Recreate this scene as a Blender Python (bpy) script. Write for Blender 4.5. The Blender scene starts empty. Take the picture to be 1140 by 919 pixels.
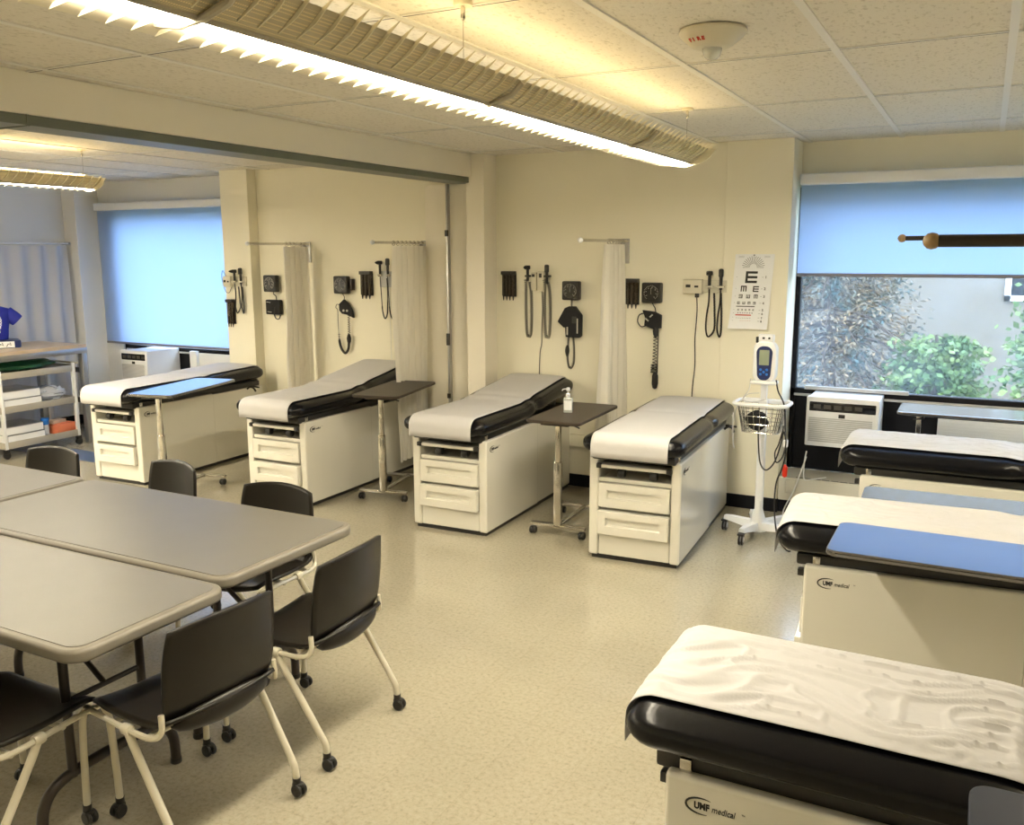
import bpy, bmesh, math, random
from mathutils import Vector, Matrix, noise
PI = math.pi
R = math.radians
rnd = random.Random(7)
scene = bpy.context.scene
col = scene.collection

# ------------------------------------------------------------------ materials
def mat(name, color, rough=0.5, metal=0.0, spec=0.5, coat=0.0, ior=1.5, bump=0.0, bscale=60.0, var=0.0, vscale=4.0, trans=0.0, alpha=1.0, emit=None, estr=0.0, croughness=0.05, sheen=0.0):
    m = bpy.data.materials.new(name); m.use_nodes = True
    nt = m.node_tree; b = nt.nodes['Principled BSDF']
    b.inputs['Base Color'].default_value = (*color, 1)
    b.inputs['Roughness'].default_value = rough
    b.inputs['Metallic'].default_value = metal
    b.inputs['Specular IOR Level'].default_value = spec
    b.inputs['IOR'].default_value = ior
    b.inputs['Coat Weight'].default_value = coat
    b.inputs['Coat Roughness'].default_value = croughness
    b.inputs['Transmission Weight'].default_value = trans
    b.inputs['Alpha'].default_value = alpha
    b.inputs['Sheen Weight'].default_value = sheen
    if emit:
        b.inputs['Emission Color'].default_value = (*emit, 1); b.inputs['Emission Strength'].default_value = estr
    tc = nt.nodes.new('ShaderNodeTexCoord')
    nz = nt.nodes.new('ShaderNodeTexNoise'); nz.inputs['Scale'].default_value = vscale; nz.inputs['Detail'].default_value = 3
    nt.links.new(tc.outputs['Object'], nz.inputs['Vector'])
    hsv = nt.nodes.new('ShaderNodeMapRange')
    hsv.inputs['To Min'].default_value = 1 - max(var, 0.02); hsv.inputs['To Max'].default_value = 1 + max(var, 0.02)
    nt.links.new(nz.outputs['Fac'], hsv.inputs['Value'])
    mul = nt.nodes.new('ShaderNodeVectorMath'); mul.operation = 'SCALE'
    mul.inputs[0].default_value = color
    nt.links.new(hsv.outputs['Result'], mul.inputs['Scale'])
    nt.links.new(mul.outputs['Vector'], b.inputs['Base Color'])
    if bump:
        n2 = nt.nodes.new('ShaderNodeTexNoise'); n2.inputs['Scale'].default_value = bscale; n2.inputs['Detail'].default_value = 4
        nt.links.new(tc.outputs['Object'], n2.inputs['Vector'])
        bp = nt.nodes.new('ShaderNodeBump'); bp.inputs['Strength'].default_value = bump; bp.inputs['Distance'].default_value = 0.01
        nt.links.new(n2.outputs['Fac'], bp.inputs['Height']); nt.links.new(bp.outputs['Normal'], b.inputs['Normal'])
    return m

def emission(name, color, strength):
    m = bpy.data.materials.new(name); m.use_nodes = True
    nt = m.node_tree; nt.nodes.clear()
    e = nt.nodes.new('ShaderNodeEmission'); e.inputs['Color'].default_value = (*color, 1); e.inputs['Strength'].default_value = strength
    o = nt.nodes.new('ShaderNodeOutputMaterial'); nt.links.new(e.outputs[0], o.inputs[0])
    return m

M = {}
M['wall'] = mat('painted_wall', (.83, .79, .64), .75, bump=.04, bscale=140, var=.02, vscale=1.5)
M['wall_cool'] = mat('painted_wall_grey', (.74, .74, .72), .75, bump=.04, bscale=140)
M['beam'] = mat('painted_beam', (.83, .78, .66), .6, bump=.03, bscale=100)
M['track'] = mat('grey_green_track', (.13, .145, .115), .45, var=.15, vscale=8)
M['base'] = mat('black_vinyl_base', (.007, .007, .010), .5, spec=.2)
M['white_metal'] = mat('white_enamel', (.74, .72, .64), .18, coat=.5, croughness=.08)
M['cream'] = mat('cream_laminate', (.74, .70, .58), .25, coat=.3)
M['white'] = mat('white_plastic', (.78, .79, .80), .4)
M['offwhite'] = mat('offwhite_plastic', (.62, .58, .46), .45)
M['black'] = mat('black_plastic', (.012, .011, .010), .42)
M['blackgloss'] = mat('black_gloss', (.008, .008, .01), .15)
M['vinyl'] = mat('black_vinyl', (.0035, .0035, .005), .25, spec=.28, bump=.10, bscale=45)
M['chair'] = mat('black_chair_plastic', (.009, .007, .005), .36, spec=.35, bump=.05, bscale=500)
M['frame'] = mat('silver_frame', (.66, .62, .50), .35, metal=.25)
M['brownmetal'] = mat('brown_painted_metal', (.030, .022, .018), .4)
M['chrome'] = mat('chrome', (.62, .60, .56), .18, metal=1)
M['steel'] = mat('stainless_steel', (.42, .42, .42), .32, metal=.9, var=.1, vscale=12)
M['paper'] = mat('exam_paper', (.54, .53, .53), .6, bump=.35, bscale=10, var=.02)
M['laminate'] = mat('dark_laminate', (.040, .032, .027), .16, spec=.9, ior=1.9, coat=1.0, croughness=.10, var=.15, vscale=30)
M['matte_laminate'] = mat('matte_brown_laminate', (.050, .038, .028), .42, spec=.25, bump=.01, bscale=400, var=.1, vscale=30)
M['slate_laminate'] = mat('slate_laminate', (.030, .033, .046), .4, spec=.3)
M['tabletop'] = mat('grey_tabletop', (.155, .145, .128), .38, spec=.8, bump=.04, bscale=220, var=.10, vscale=5)
M['tablerim'] = mat('grey_table_rim', (.19, .172, .14), .42, bump=.03, bscale=220)
M['curtain'] = mat('white_curtain', (.80, .77, .68), .85, bump=.12, bscale=25)
M['cord'] = mat('black_cord', (.014, .012, .011), .5)
M['cordw'] = mat('white_cord', (.75, .75, .72), .5)
M['smoke'] = mat('smoked_tube', (.05, .035, .018), .12, coat=.5, alpha=.62)
M['cloth'] = mat('black_cuff_cloth', (.010, .010, .011), .8, bump=.3, bscale=120)
M['green'] = mat('green_plastic_bag', (.02, .12, .06), .3, bump=.5, bscale=18, var=.4, vscale=12)
M['clearbag'] = mat('clear_plastic_bag', (.62, .66, .74), .15, coat=.6, bump=.5, bscale=20, alpha=.75)
M['blue'] = mat('blue_plastic', (.02, .17, .60), .4)
M['navy'] = mat('navy_plastic', (.012, .022, .10), .3)
M['shirt'] = mat('blue_shirt', (.012, .02, .27), .8, bump=.2, bscale=20)
M['skin'] = mat('mannequin_skin', (.55, .32, .24), .5)
M['red'] = mat('red_print', (.52, .03, .02), .5)
M['orange'] = mat('orange_card', (.70, .20, .10), .6)
M['cardboard'] = mat('cardboard', (.48, .38, .30), .8)
M['ink'] = mat('black_ink', (.012, .012, .012), .6)
M['dialwhite'] = mat('dial_white', (.55, .53, .46), .6)
M['lcd'] = mat('lcd', (.24, .28, .20), .2)
M['wood'] = mat('tan_knob', (.30, .20, .09), .45)
M['rod'] = mat('dark_brown_rod', (.018, .012, .006), .5)
M['clear'] = mat('clear_bottle', (.75, .78, .75), .08, coat=.6, alpha=.55)
M['redp'] = mat('red_plastic', (.75, .03, .01), .35)
M['grille'] = mat('grey_grille', (.50, .50, .50), .5)
M['woodtop'] = mat('pale_wood_top', (.50, .39, .28), .35, var=.12, vscale=9)
M['fixture'] = mat('fixture_metal', (.76, .70, .52), .4)
M['fixgrey'] = mat('fixture_rail', (.44, .40, .31), .4)
M['slot'] = mat('dark_slot', (.06, .055, .045), .6)
M['fire'] = mat('alarm_plastic', (.62, .58, .46), .5)
M['bark'] = mat('bark', (.09, .06, .04), .9, bump=.5, bscale=20)
M['conc'] = mat('outside_wall', (.17, .142, .105), .9, bump=.2, bscale=12, var=.08)
M['grass'] = mat('outside_ground', (.10, .16, .06), .95, var=.3)
LAMPS = {k: (emission('lamp_tube_%s' % k, (1.0, .90, .70), a), emission('lamp_uplight_%s' % k, (1.0, .78, .42), b_)) for k, a, b_ in (('aisle', 88, 8), ('left', 115, 14), ('right', 42, 10))}  # right pair serves only the added unseen pendant

def leafmat(name, c1, c2):
    m = mat(name, c1, .45); nt = m.node_tree; b = nt.nodes['Principled BSDF']
    tc = nt.nodes.new('ShaderNodeTexCoord'); nz = nt.nodes.new('ShaderNodeTexNoise'); nz.inputs['Scale'].default_value = 3.0; nz.inputs['Detail'].default_value = 6
    rp = nt.nodes.new('ShaderNodeValToRGB'); rp.color_ramp.elements[0].position = .38; rp.color_ramp.elements[1].position = .66
    rp.color_ramp.elements[0].color = (*c1, 1); rp.color_ramp.elements[1].color = (*c2, 1)
    nt.links.new(tc.outputs['Object'], nz.inputs['Vector']); nt.links.new(nz.outputs['Fac'], rp.inputs['Fac']); nt.links.new(rp.outputs['Color'], b.inputs['Base Color'])
    b.inputs['Specular IOR Level'].default_value = .3
    return m
M['leaf_blue'] = leafmat('blue_green_needles', (.035, .085, .085), (.30, .19, .09))  # orange end of the ramp paints light glints into the needle colour
M['leaf_green'] = leafmat('bright_green_leaves', (.06, .13, .035), (.22, .30, .09))

# vinyl composition floor: 1 ft tiles with faint joints and speckles
def floor_mat():
    m = mat('vinyl_tile_floor', (.6, .54, .4), .2); nt = m.node_tree; b = nt.nodes['Principled BSDF']
    tc = nt.nodes.new('ShaderNodeTexCoord')
    n1 = nt.nodes.new('ShaderNodeTexNoise'); n1.inputs['Scale'].default_value = 55; n1.inputs['Detail'].default_value = 5; n1.inputs['Roughness'].default_value = .75
    n2 = nt.nodes.new('ShaderNodeTexNoise'); n2.inputs['Scale'].default_value = 1.6; n2.inputs['Detail'].default_value = 3
    r1 = nt.nodes.new('ShaderNodeValToRGB')
    e = r1.color_ramp.elements; e[0].position = .33; e[0].color = (.30, .27, .20, 1); e[1].position = .47; e[1].color = (.40, .36, .27, 1)
    x = e.new(.68); x.color = (.45, .41, .32, 1)
    br = nt.nodes.new('ShaderNodeTexBrick'); br.offset = 0; br.inputs['Scale'].default_value = 1.0
    br.inputs['Brick Width'].default_value = .305; br.inputs['Row Height'].default_value = .305; br.inputs['Mortar Size'].default_value = .0012
    br.inputs['Color1'].default_value = (1, 1, 1, 1); br.inputs['Color2'].default_value = (.97, .97, .97, 1); br.inputs['Mortar'].default_value = (.86, .85, .82, 1)
    mr = nt.nodes.new('ShaderNodeMapRange'); mr.inputs['To Min'].default_value = .84; mr.inputs['To Max'].default_value = 1.12
    m1 = nt.nodes.new('ShaderNodeMix'); m1.data_type = 'RGBA'; m1.blend_type = 'MULTIPLY'; m1.inputs['Factor'].default_value = 1
    sc = nt.nodes.new('ShaderNodeVectorMath'); sc.operation = 'SCALE'
    for n in (n1, n2, br): nt.links.new(tc.outputs['Object'], n.inputs['Vector'])
    nt.links.new(n1.outputs['Fac'], r1.inputs['Fac']); nt.links.new(r1.outputs['Color'], m1.inputs[6]); nt.links.new(br.outputs['Color'], m1.inputs[7])
    nt.links.new(n2.outputs['Fac'], mr.inputs['Value']); nt.links.new(m1.outputs[2], sc.inputs[0]); nt.links.new(mr.outputs['Result'], sc.inputs['Scale'])
    nt.links.new(sc.outputs['Vector'], b.inputs['Base Color'])
    b.inputs['Specular IOR Level'].default_value = .6; b.inputs['Roughness'].default_value = .20; b.inputs['Coat Weight'].default_value = .6; b.inputs['Coat Roughness'].default_value = .10
    bp = nt.nodes.new('ShaderNodeBump'); bp.inputs['Strength'].default_value = .05; bp.inputs['Distance'].default_value = .02
    nt.links.new(n2.outputs['Fac'], bp.inputs['Height']); nt.links.new(bp.outputs['Normal'], b.inputs['Normal'])
    return m
M['floor'] = floor_mat()
def ceil_mat():
    m = mat('mineral_tile', (.6, .54, .4), .95); nt = m.node_tree; b = nt.nodes['Principled BSDF']
    tc = nt.nodes.new('ShaderNodeTexCoord'); mp = nt.nodes.new('ShaderNodeMapping'); mp.inputs['Scale'].default_value = (1.0, .5, 1)
    n1 = nt.nodes.new('ShaderNodeTexNoise'); n1.inputs['Scale'].default_value = 75; n1.inputs['Detail'].default_value = 3
    r1 = nt.nodes.new('ShaderNodeValToRGB'); e = r1.color_ramp.elements
    e[0].position = .30; e[0].color = (.55, .51, .42, 1); e[1].position = .45; e[1].color = (.72, .68, .59, 1)
    nt.links.new(tc.outputs['Object'], mp.inputs['Vector']); nt.links.new(mp.outputs['Vector'], n1.inputs['Vector'])
    nt.links.new(n1.outputs['Fac'], r1.inputs['Fac']); nt.links.new(r1.outputs['Color'], b.inputs['Base Color'])
    bp = nt.nodes.new('ShaderNodeBump'); bp.inputs['Strength'].default_value = .5; bp.inputs['Distance'].default_value = .006
    nt.links.new(n1.outputs['Fac'], bp.inputs['Height']); nt.links.new(bp.outputs['Normal'], b.inputs['Normal'])
    return m
M['ceil'] = ceil_mat()
M['tbar'] = mat('ceiling_tbar', (.74, .72, .66), .5)
def blind_mat():
    m = bpy.data.materials.new('roller_blind'); m.use_nodes = True; nt = m.node_tree; nt.nodes.clear()
    o = nt.nodes.new('ShaderNodeOutputMaterial'); mx = nt.nodes.new('ShaderNodeMixShader')
    d = nt.nodes.new('ShaderNodeBsdfDiffuse'); d.inputs['Color'].default_value = (.55, .58, .62, 1)
    t = nt.nodes.new('ShaderNodeBsdfTranslucent')
    tc = nt.nodes.new('ShaderNodeTexCoord'); nz = nt.nodes.new('ShaderNodeTexNoise'); nz.inputs['Scale'].default_value = 260
    rp = nt.nodes.new('ShaderNodeValToRGB'); rp.color_ramp.elements[0].color = (.62, .76, .97, 1); rp.color_ramp.elements[1].color = (.68, .81, 1.0, 1)
    nt.links.new(tc.outputs['Object'], nz.inputs['Vector']); nt.links.new(nz.outputs['Fac'], rp.inputs['Fac']); nt.links.new(rp.outputs['Color'], t.inputs['Color'])
    mx.inputs[0].default_value = .72
    nt.links.new(d.outputs[0], mx.inputs[1]); nt.links.new(t.outputs[0], mx.inputs[2]); nt.links.new(mx.outputs[0], o.inputs[0])
    return m
M['blind'] = blind_mat()
def glass_mat():
    m = bpy.data.materials.new('window_glass'); m.use_nodes = True; nt = m.node_tree; nt.nodes.clear()
    o = nt.nodes.new('ShaderNodeOutputMaterial'); mx = nt.nodes.new('ShaderNodeMixShader'); m2 = nt.nodes.new('ShaderNodeMixShader')
    t = nt.nodes.new('ShaderNodeBsdfTransparent'); t.inputs['Color'].default_value = (.92, .96, 1, 1)
    g = nt.nodes.new('ShaderNodeBsdfGlossy'); g.inputs['Roughness'].default_value = .02
    dd = nt.nodes.new('ShaderNodeBsdfTranslucent'); dd.inputs['Color'].default_value = (.75, .85, 1, 1)
    lw = nt.nodes.new('ShaderNodeLayerWeight'); pw = nt.nodes.new('ShaderNodeMath'); pw.operation = 'POWER'; pw.inputs[1].default_value = 4
    f = nt.nodes.new('ShaderNodeMapRange'); f.inputs['To Min'].default_value = .02; f.inputs['To Max'].default_value = .6
    nt.links.new(lw.outputs['Facing'], pw.inputs[0]); nt.links.new(pw.outputs[0], f.inputs['Value'])
    tc = nt.nodes.new('ShaderNodeTexCoord'); nz = nt.nodes.new('ShaderNodeTexNoise'); nz.inputs['Scale'].default_value = 1.5; nz.inputs['Detail'].default_value = 4
    mr = nt.nodes.new('ShaderNodeMapRange'); mr.inputs['From Min'].default_value = .3; mr.inputs['From Max'].default_value = .7; mr.inputs['To Min'].default_value = .01; mr.inputs['To Max'].default_value = .08
    nt.links.new(tc.outputs['Object'], nz.inputs['Vector']); nt.links.new(nz.outputs['Fac'], mr.inputs['Value']); nt.links.new(mr.outputs['Result'], m2.inputs[0])
    nt.links.new(t.outputs[0], m2.inputs[1]); nt.links.new(dd.outputs[0], m2.inputs[2])
    nt.links.new(f.outputs[0], mx.inputs[0]); nt.links.new(m2.outputs[0], mx.inputs[1]); nt.links.new(g.outputs[0], mx.inputs[2]); nt.links.new(mx.outputs[0], o.inputs[0])
    return m
M['glass'] = glass_mat()
def curtain_mat():
    m = mat('white_curtain', (.86, .83, .75), .85, bump=.12, bscale=25); nt = m.node_tree; b = nt.nodes['Principled BSDF']
    o = [n for n in nt.nodes if n.type == 'OUTPUT_MATERIAL'][0]; mx = nt.nodes.new('ShaderNodeMixShader'); mx.inputs[0].default_value = .45
    t = nt.nodes.new('ShaderNodeBsdfTranslucent'); t.inputs['Color'].default_value = (.9, .87, .79, 1)
    nt.links.new(b.outputs[0], mx.inputs[1]); nt.links.new(t.outputs[0], mx.inputs[2]); nt.links.new(mx.outputs[0], o.inputs['Surface'])
    return m
M['curtain'] = curtain_mat()
def curtain_sheer():
    m = bpy.data.materials.new('pale_curtain'); m.use_nodes = True; nt = m.node_tree; nt.nodes.clear()
    o = nt.nodes.new('ShaderNodeOutputMaterial'); mx = nt.nodes.new('ShaderNodeMixShader'); mx.inputs[0].default_value = .3
    d = nt.nodes.new('ShaderNodeBsdfDiffuse'); d.inputs['Color'].default_value = (.66, .66, .68, 1)
    t = nt.nodes.new('ShaderNodeBsdfTranslucent'); t.inputs['Color'].default_value = (.66, .68, .75, 1)
    nz = nt.nodes.new('ShaderNodeTexNoise'); nz.inputs['Scale'].default_value = 40
    bp = nt.nodes.new('ShaderNodeBump'); bp.inputs['Strength'].default_value = .1
    nt.links.new(nz.outputs['Fac'], bp.inputs['Height']); nt.links.new(bp.outputs['Normal'], d.inputs['Normal'])
    nt.links.new(d.outputs[0], mx.inputs[1]); nt.links.new(t.outputs[0], mx.inputs[2]); nt.links.new(mx.outputs[0], o.inputs[0])
    return m
M['sheer'] = curtain_sheer()

# ------------------------------------------------------------------ mesh builder
class MB:
    def __init__(s): s.v = []; s.f = []
    def add(s, vs, fs):
        n = len(s.v); s.v += [Vector(v) for v in vs]; s.f += [tuple(i + n for i in f) for f in fs]; return s
    def addbm(s, bm, T=None):
        bm.verts.index_update()
        s.add([(T @ v.co) if T else v.co.copy() for v in bm.verts], [[v.index for v in f.verts] for f in bm.faces]); bm.free(); return s
    def box(s, x0, x1, y0, y1, z0, z1, bev=0.0, seg=2, T=None):
        bm = bmesh.new(); bmesh.ops.create_cube(bm, size=1)
        for v in bm.verts: v.co = Vector(((x0+x1)/2 + v.co.x*(x1-x0), (y0+y1)/2 + v.co.y*(y1-y0), (z0+z1)/2 + v.co.z*(z1-z0)))
        if bev: bmesh.ops.bevel(bm, geom=bm.edges[:], offset=bev, segments=seg, profile=.5, affect='EDGES', clamp_overlap=True)
        return s.addbm(bm, T)
    def tube(s, pts, r, seg=8, closed=False, cap=True):
        pts = [Vector(p) for p in pts]; n = len(pts)
        rs = r if isinstance(r, (list, tuple)) else [r]*n
        t0 = (pts[1]-pts[0]).normalized(); up = Vector((0, 0, 1)) if abs(t0.z) < .9 else Vector((1, 0, 0))
        nx = t0.cross(up).normalized(); vs = []
        for i in range(n):
            if closed: t = (pts[(i+1) % n]-pts[i-1]).normalized()
            elif i == 0: t = t0
            elif i == n-1: t = (pts[-1]-pts[-2]).normalized()
            else: t = ((pts[i+1]-pts[i]).normalized() + (pts[i]-pts[i-1]).normalized()).normalized()
            nx = (nx - t*nx.dot(t)).normalized(); ny = t.cross(nx)
            for k in range(seg):
                a = 2*PI*k/seg; vs.append(pts[i] + (nx*math.cos(a) + ny*math.sin(a))*rs[i])
        fs = []
        m = n if closed else n-1
        for i in range(m):
            j = (i+1) % n
            for k in range(seg):
                l = (k+1) % seg; fs.append((i*seg+k, i*seg+l, j*seg+l, j*seg+k))
        if cap and not closed: fs.append(tuple(range(seg))[::-1]); fs.append(tuple((n-1)*seg+k for k in range(seg)))
        return s.add(vs, fs)
    def lathe(s, prof, seg=20, c=(0, 0, 0), axis='Z', T=None):
        c = Vector(c); vs = []; fs = []
        for r, z in prof:
            for k in range(seg):
                a = 2*PI*k/seg; p = Vector((r*math.cos(a), r*math.sin(a), z))
                if axis == 'Y': p = Vector((p.x, p.z, -p.y))
                if axis == 'X': p = Vector((p.z, p.x, p.y))
                if T: p = T @ p
                vs.append(c+p)
        n = len(prof)
        for i in range(n-1):
            for k in range(seg):
                l = (k+1) % seg; fs.append((i*seg+k, i*seg+l, (i+1)*seg+l, (i+1)*seg+k))
        fs.append(tuple(range(seg))[::-1]); fs.append(tuple((n-1)*seg+k for k in range(seg)))
        return s.add(vs, fs)
    def ring_loft(s, rings, cap=True):
        n = len(rings[0]); vs = [p for r in rings for p in r]; fs = []
        for i in range(len(rings)-1):
            for k in range(n):
                l = (k+1) % n; fs.append((i*n+k, i*n+l, (i+1)*n+l, (i+1)*n+k))
        if cap: fs.append(tuple(range(n))[::-1]); fs.append(tuple((len(rings)-1)*n+k for k in range(n)))
        return s.add(vs, fs)
    def grid(s, fn, nu, nv):
        vs = [fn(i/nu, j/nv) for j in range(nv+1) for i in range(nu+1)]
        fs = [(j*(nu+1)+i, j*(nu+1)+i+1, (j+1)*(nu+1)+i+1, (j+1)*(nu+1)+i) for j in range(nv) for i in range(nu)]
        return s.add(vs, fs)
    def slab(s, poly, z0, z1, bev=0.0, seg=2, T=None):     # polygon in XY extruded in Z
        bm = bmesh.new(); vs = [bm.verts.new((x, y, z0)) for x, y in poly]; f = bm.faces.new(vs)
        r = bmesh.ops.extrude_face_region(bm, geom=[f])
        for e in r['geom']:
            if isinstance(e, bmesh.types.BMVert): e.co.z = z1
        bmesh.ops.recalc_face_normals(bm, faces=bm.faces[:])
        if bev:
            ed = [e for e in bm.edges if abs(e.verts[0].co.z-e.verts[1].co.z) < 1e-6]
            bmesh.ops.bevel(bm, geom=ed, offset=bev, segments=seg, profile=.5, affect='EDGES', clamp_overlap=True)
        return s.addbm(bm, T)
    def build(s, name, m, parent=None, loc=None, rz=0, smooth=True, angle=38, recalc=True):
        me = bpy.data.meshes.new(name); me.from_pydata(s.v, [], s.f); me.update()
        if recalc:
            bm = bmesh.new(); bm.from_mesh(me); bmesh.ops.recalc_face_normals(bm, faces=bm.faces[:]); bm.to_mesh(me); bm.free()
        if smooth:
            me.polygons.foreach_set('use_smooth', [True]*len(me.polygons)); me.set_sharp_from_angle(angle=R(angle))
        me.materials.append(M[m] if isinstance(m, str) else m)
        o = bpy.data.objects.new(name, me); col.objects.link(o)
        if name in ('tabletop', 'table_rim', 'body', 'rear_cabinet', 'drawer', 'kick_panel', 'housing', 'front_panel', 'case', 'stand_base', 'box_body'):
            wn = o.modifiers.new('normals', 'WEIGHTED_NORMAL'); wn.keep_sharp = True; wn.weight = 100
        if parent: o.parent = parent
        if loc is not None: o.location = loc
        if rz: o.rotation_euler.z = rz
        return o

def rrect(x0, x1, y0, y1, r, n=6):
    p = []
    for cx, cy, a in ((x1-r, y1-r, 0), (x0+r, y1-r, 90), (x0+r, y0+r, 180), (x1-r, y0+r, 270)):
        for k in range(n+1):
            t = R(a+90*k/n); p.append((cx+r*math.cos(t), cy+r*math.sin(t)))
    return p
def tag(o, label=None, cat=None, group=None, kind=None):
    if label: o['label'] = label
    if cat: o['category'] = cat
    if group: o['group'] = group
    if kind: o['kind'] = kind
    return o
def thing(name, label, cat, loc=(0, 0, 0), rz=0, group=None):
    o = bpy.data.objects.new(name, None); o.empty_display_size = .1; col.objects.link(o); o.location = loc; o.rotation_euler = (0, 0, rz)
    return tag(o, label, cat, group)
def struct(o): o['kind'] = 'structure'; return o
def copy_tree(o, parent=None):
    c = o.copy(); col.objects.link(c)
    if parent: c.parent = parent
    for ch in list(o.children): copy_tree(ch, c)
    return c
def place(o, loc, rz, label):
    c = copy_tree(o); c.location = loc; c.rotation_euler = (0, 0, rz); c['label'] = label; return c
def text_mesh(mb, txt, size, T, depth=.0006, bold=0.0, shear=0.0, align='LEFT', sx=1.0):
    cu = bpy.data.curves.new('t', 'FONT'); cu.body = txt; cu.size = size; cu.extrude = depth; cu.offset = bold; cu.shear = shear; cu.align_x = align; cu.resolution_u = 3
    ob = bpy.data.objects.new('t', cu); col.objects.link(ob)
    dg = bpy.context.evaluated_depsgraph_get(); dg.update()
    me = bpy.data.meshes.new_from_object(ob.evaluated_get(dg))
    S = Matrix.Diagonal((sx, 1, 1, 1))
    mb.add([T @ S @ v.co for v in me.vertices], [tuple(p.vertices) for p in me.polygons])
    bpy.data.objects.remove(ob); bpy.data.curves.remove(cu); bpy.data.meshes.remove(me)
def frameT(o, x, y):      # text plane: origin, text-x axis, text-y axis
    x = Vector(x).normalized(); y = Vector(y).normalized(); z = x.cross(y); m = Matrix((x, y, z)).transposed().to_4x4(); m.translation = Vector(o); return m
def coil(p0, p1, r, turns, n=12):
    p0 = Vector(p0); p1 = Vector(p1); t = (p1-p0).normalized(); a = t.cross(Vector((0, 1, 0)) if abs(t.y) < .9 else Vector((1, 0, 0))).normalized(); b = t.cross(a)
    N = int(turns*n); return [p0.lerp(p1, i/N) + (a*math.cos(2*PI*i/n) + b*math.sin(2*PI*i/n))*r for i in range(N+1)]
def smoothpath(pts, n=8):
    pts = [Vector(p) for p in pts]; P = [pts[0]] + pts + [pts[-1]]; out = []
    for i in range(1, len(P)-2):
        a, b, c, d = P[i-1], P[i], P[i+1], P[i+2]
        for k in range(n):
            t = k/n; out.append(.5*((2*b) + (c-a)*t + (2*a-5*b+4*c-d)*t*t + (3*b-a-3*c+d)*t**3))
    out.append(pts[-1]); return out
def coil_path(path, r, pitch, n=8):      # helix around an arbitrary path
    pts = [Vector(p) for p in path]; L = [0]
    for a, b in zip(pts, pts[1:]): L.append(L[-1]+(b-a).length)
    tot = L[-1]; N = int(tot/pitch*n); out = []; j = 0
    for i in range(N+1):
        d = tot*i/N
        while j < len(L)-2 and L[j+1] < d: j += 1
        f = (d-L[j])/max(1e-9, L[j+1]-L[j]); p = pts[j].lerp(pts[j+1], f); t = (pts[j+1]-pts[j]).normalized()
        a = t.cross(Vector((0, 1, 0))).normalized(); b = t.cross(a); q = 2*PI*i/n
        out.append(p + a*r*math.cos(q) + b*r*math.sin(q))
    return out

# ------------------------------------------------------------------ room shell
CE = 2.70; YB = 6.65; YW = 6.95; XL = -9.1; XR = 1.85; YN = -1.6
def boxo(name, m, *a, bev=0, parent=None, **k): return MB().box(*a, bev=bev).build(name, m, parent, **k)
struct(boxo('floor', 'floor', XL-.2, XR+.2, YN-.2, YW+.3, -.12, 0, smooth=False))
c = boxo('ceiling', 'ceil', XL-.2, XR+.2, YN-.2, YW+.3, CE, CE+.15, smooth=False); struct(c)
# ceiling grid: T-bars, with a few lifted tile edges
g = MB()
x = -.59 + .61*4
k = 0
while x > XL:
    if not (-4.1 < x < -3.7): g.box(x-.015, x+.015, YN, YW, CE-.006, CE+.002)
    x -= .61
y = 6.29
while y > YN:
    g.box(XL, XR, y-.006, y+.006, CE-.005, CE+.002); y -= 1.22
struct(g.build('trim_1', 'tbar', smooth=False))
g = MB(); y = 6.29
while y > YN:
    g.box(XL, XR, y+.006, y+.016, CE-.0045, CE+.001); y -= 1.22
struct(g.build('trim_2', 'slot', smooth=False))
struct(boxo('wall_left', 'wall_cool', XL-.12, XL, YN, YW+.2, 0, CE, smooth=False))
struct(boxo('wall_right', 'wall', XR, XR+.12, YN, YW+.2, 0, CE, smooth=False))
struct(boxo('wall_front', 'wall', XL, XR, YN-.12, YN, 0, CE, smooth=False))
# back wall: solid bays between the two window recesses, header and sill bays
b = MB()
b.box(-6.25, -1.72, YB, YW+.2, 0, CE)
b.box(-1.72, -1.25, YB-.02, YW+.2, 0, CE, bev=.004)
b.box(-6.6, -6.25, 6.53, YW+.2, 0, CE, bev=.004)
b.box(-1.25, XR, YW, YW+.2, 2.38, CE)
struct(b.build('wall_back', 'wall', smooth=False))
b = MB()
b.box(-9.1, -6.6, YW, YW+.2, 2.38, CE)
b.box(-9.1, -8.89, YB, YW+.2, 0, CE, bev=.004)
b.box(-8.89, -8.62, YW-.03, YW+.2, 0, 2.38)
struct(b.build('wall_back_left', 'wall_cool', smooth=False))
# partition pilaster, beam, track, folded panels
b = MB()
b.box(-3.80, -3.63, 6.44, YB, 0, CE, bev=.004)
b.box(-4.02, -3.80, 6.52, YB, 0, 2.51, bev=.003)
struct(b.build('trim_3', 'beam', smooth=False))
struct(boxo('trim_4', 'beam', -4.08, -3.75, YN, YB, 2.52, CE, bev=.004, smooth=False))
tr = MB(); tr.box(-3.97, -3.77, YN, 6.55, 2.475, 2.52, bev=.003)
for yy in (2.62,): tr.box(-3.975, -3.765, yy, yy+.012, 2.470, 2.52)
struct(tr.build('trim_5', 'track', smooth=False))
pt = thing('folding_partition', 'beige folding partition door stacked closed beside the pilaster under the grey track', 'partition', (0, 0, 0))
for i, (xa, ya) in enumerate(((-4.13, 6.60), (-4.07, 6.54), (-4.01, 6.48))):
    MB().box(xa-.16, xa+.005, ya-.02, ya+.02, .02, 2.47, bev=.006).build('panel', 'beam', pt)
p = MB(); p.box(-3.965, -3.945, 6.39, 6.43, .02, 2.47, bev=.003); p.build('edge_post', 'steel', pt)
p = MB()
for z, h in ((2.05, .05), (1.15, .10), (.7, .04)): p.box(-3.968, -3.94, 6.375, 6.392, z, z+h, bev=.002)
p.build('latch', 'black', pt)
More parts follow.
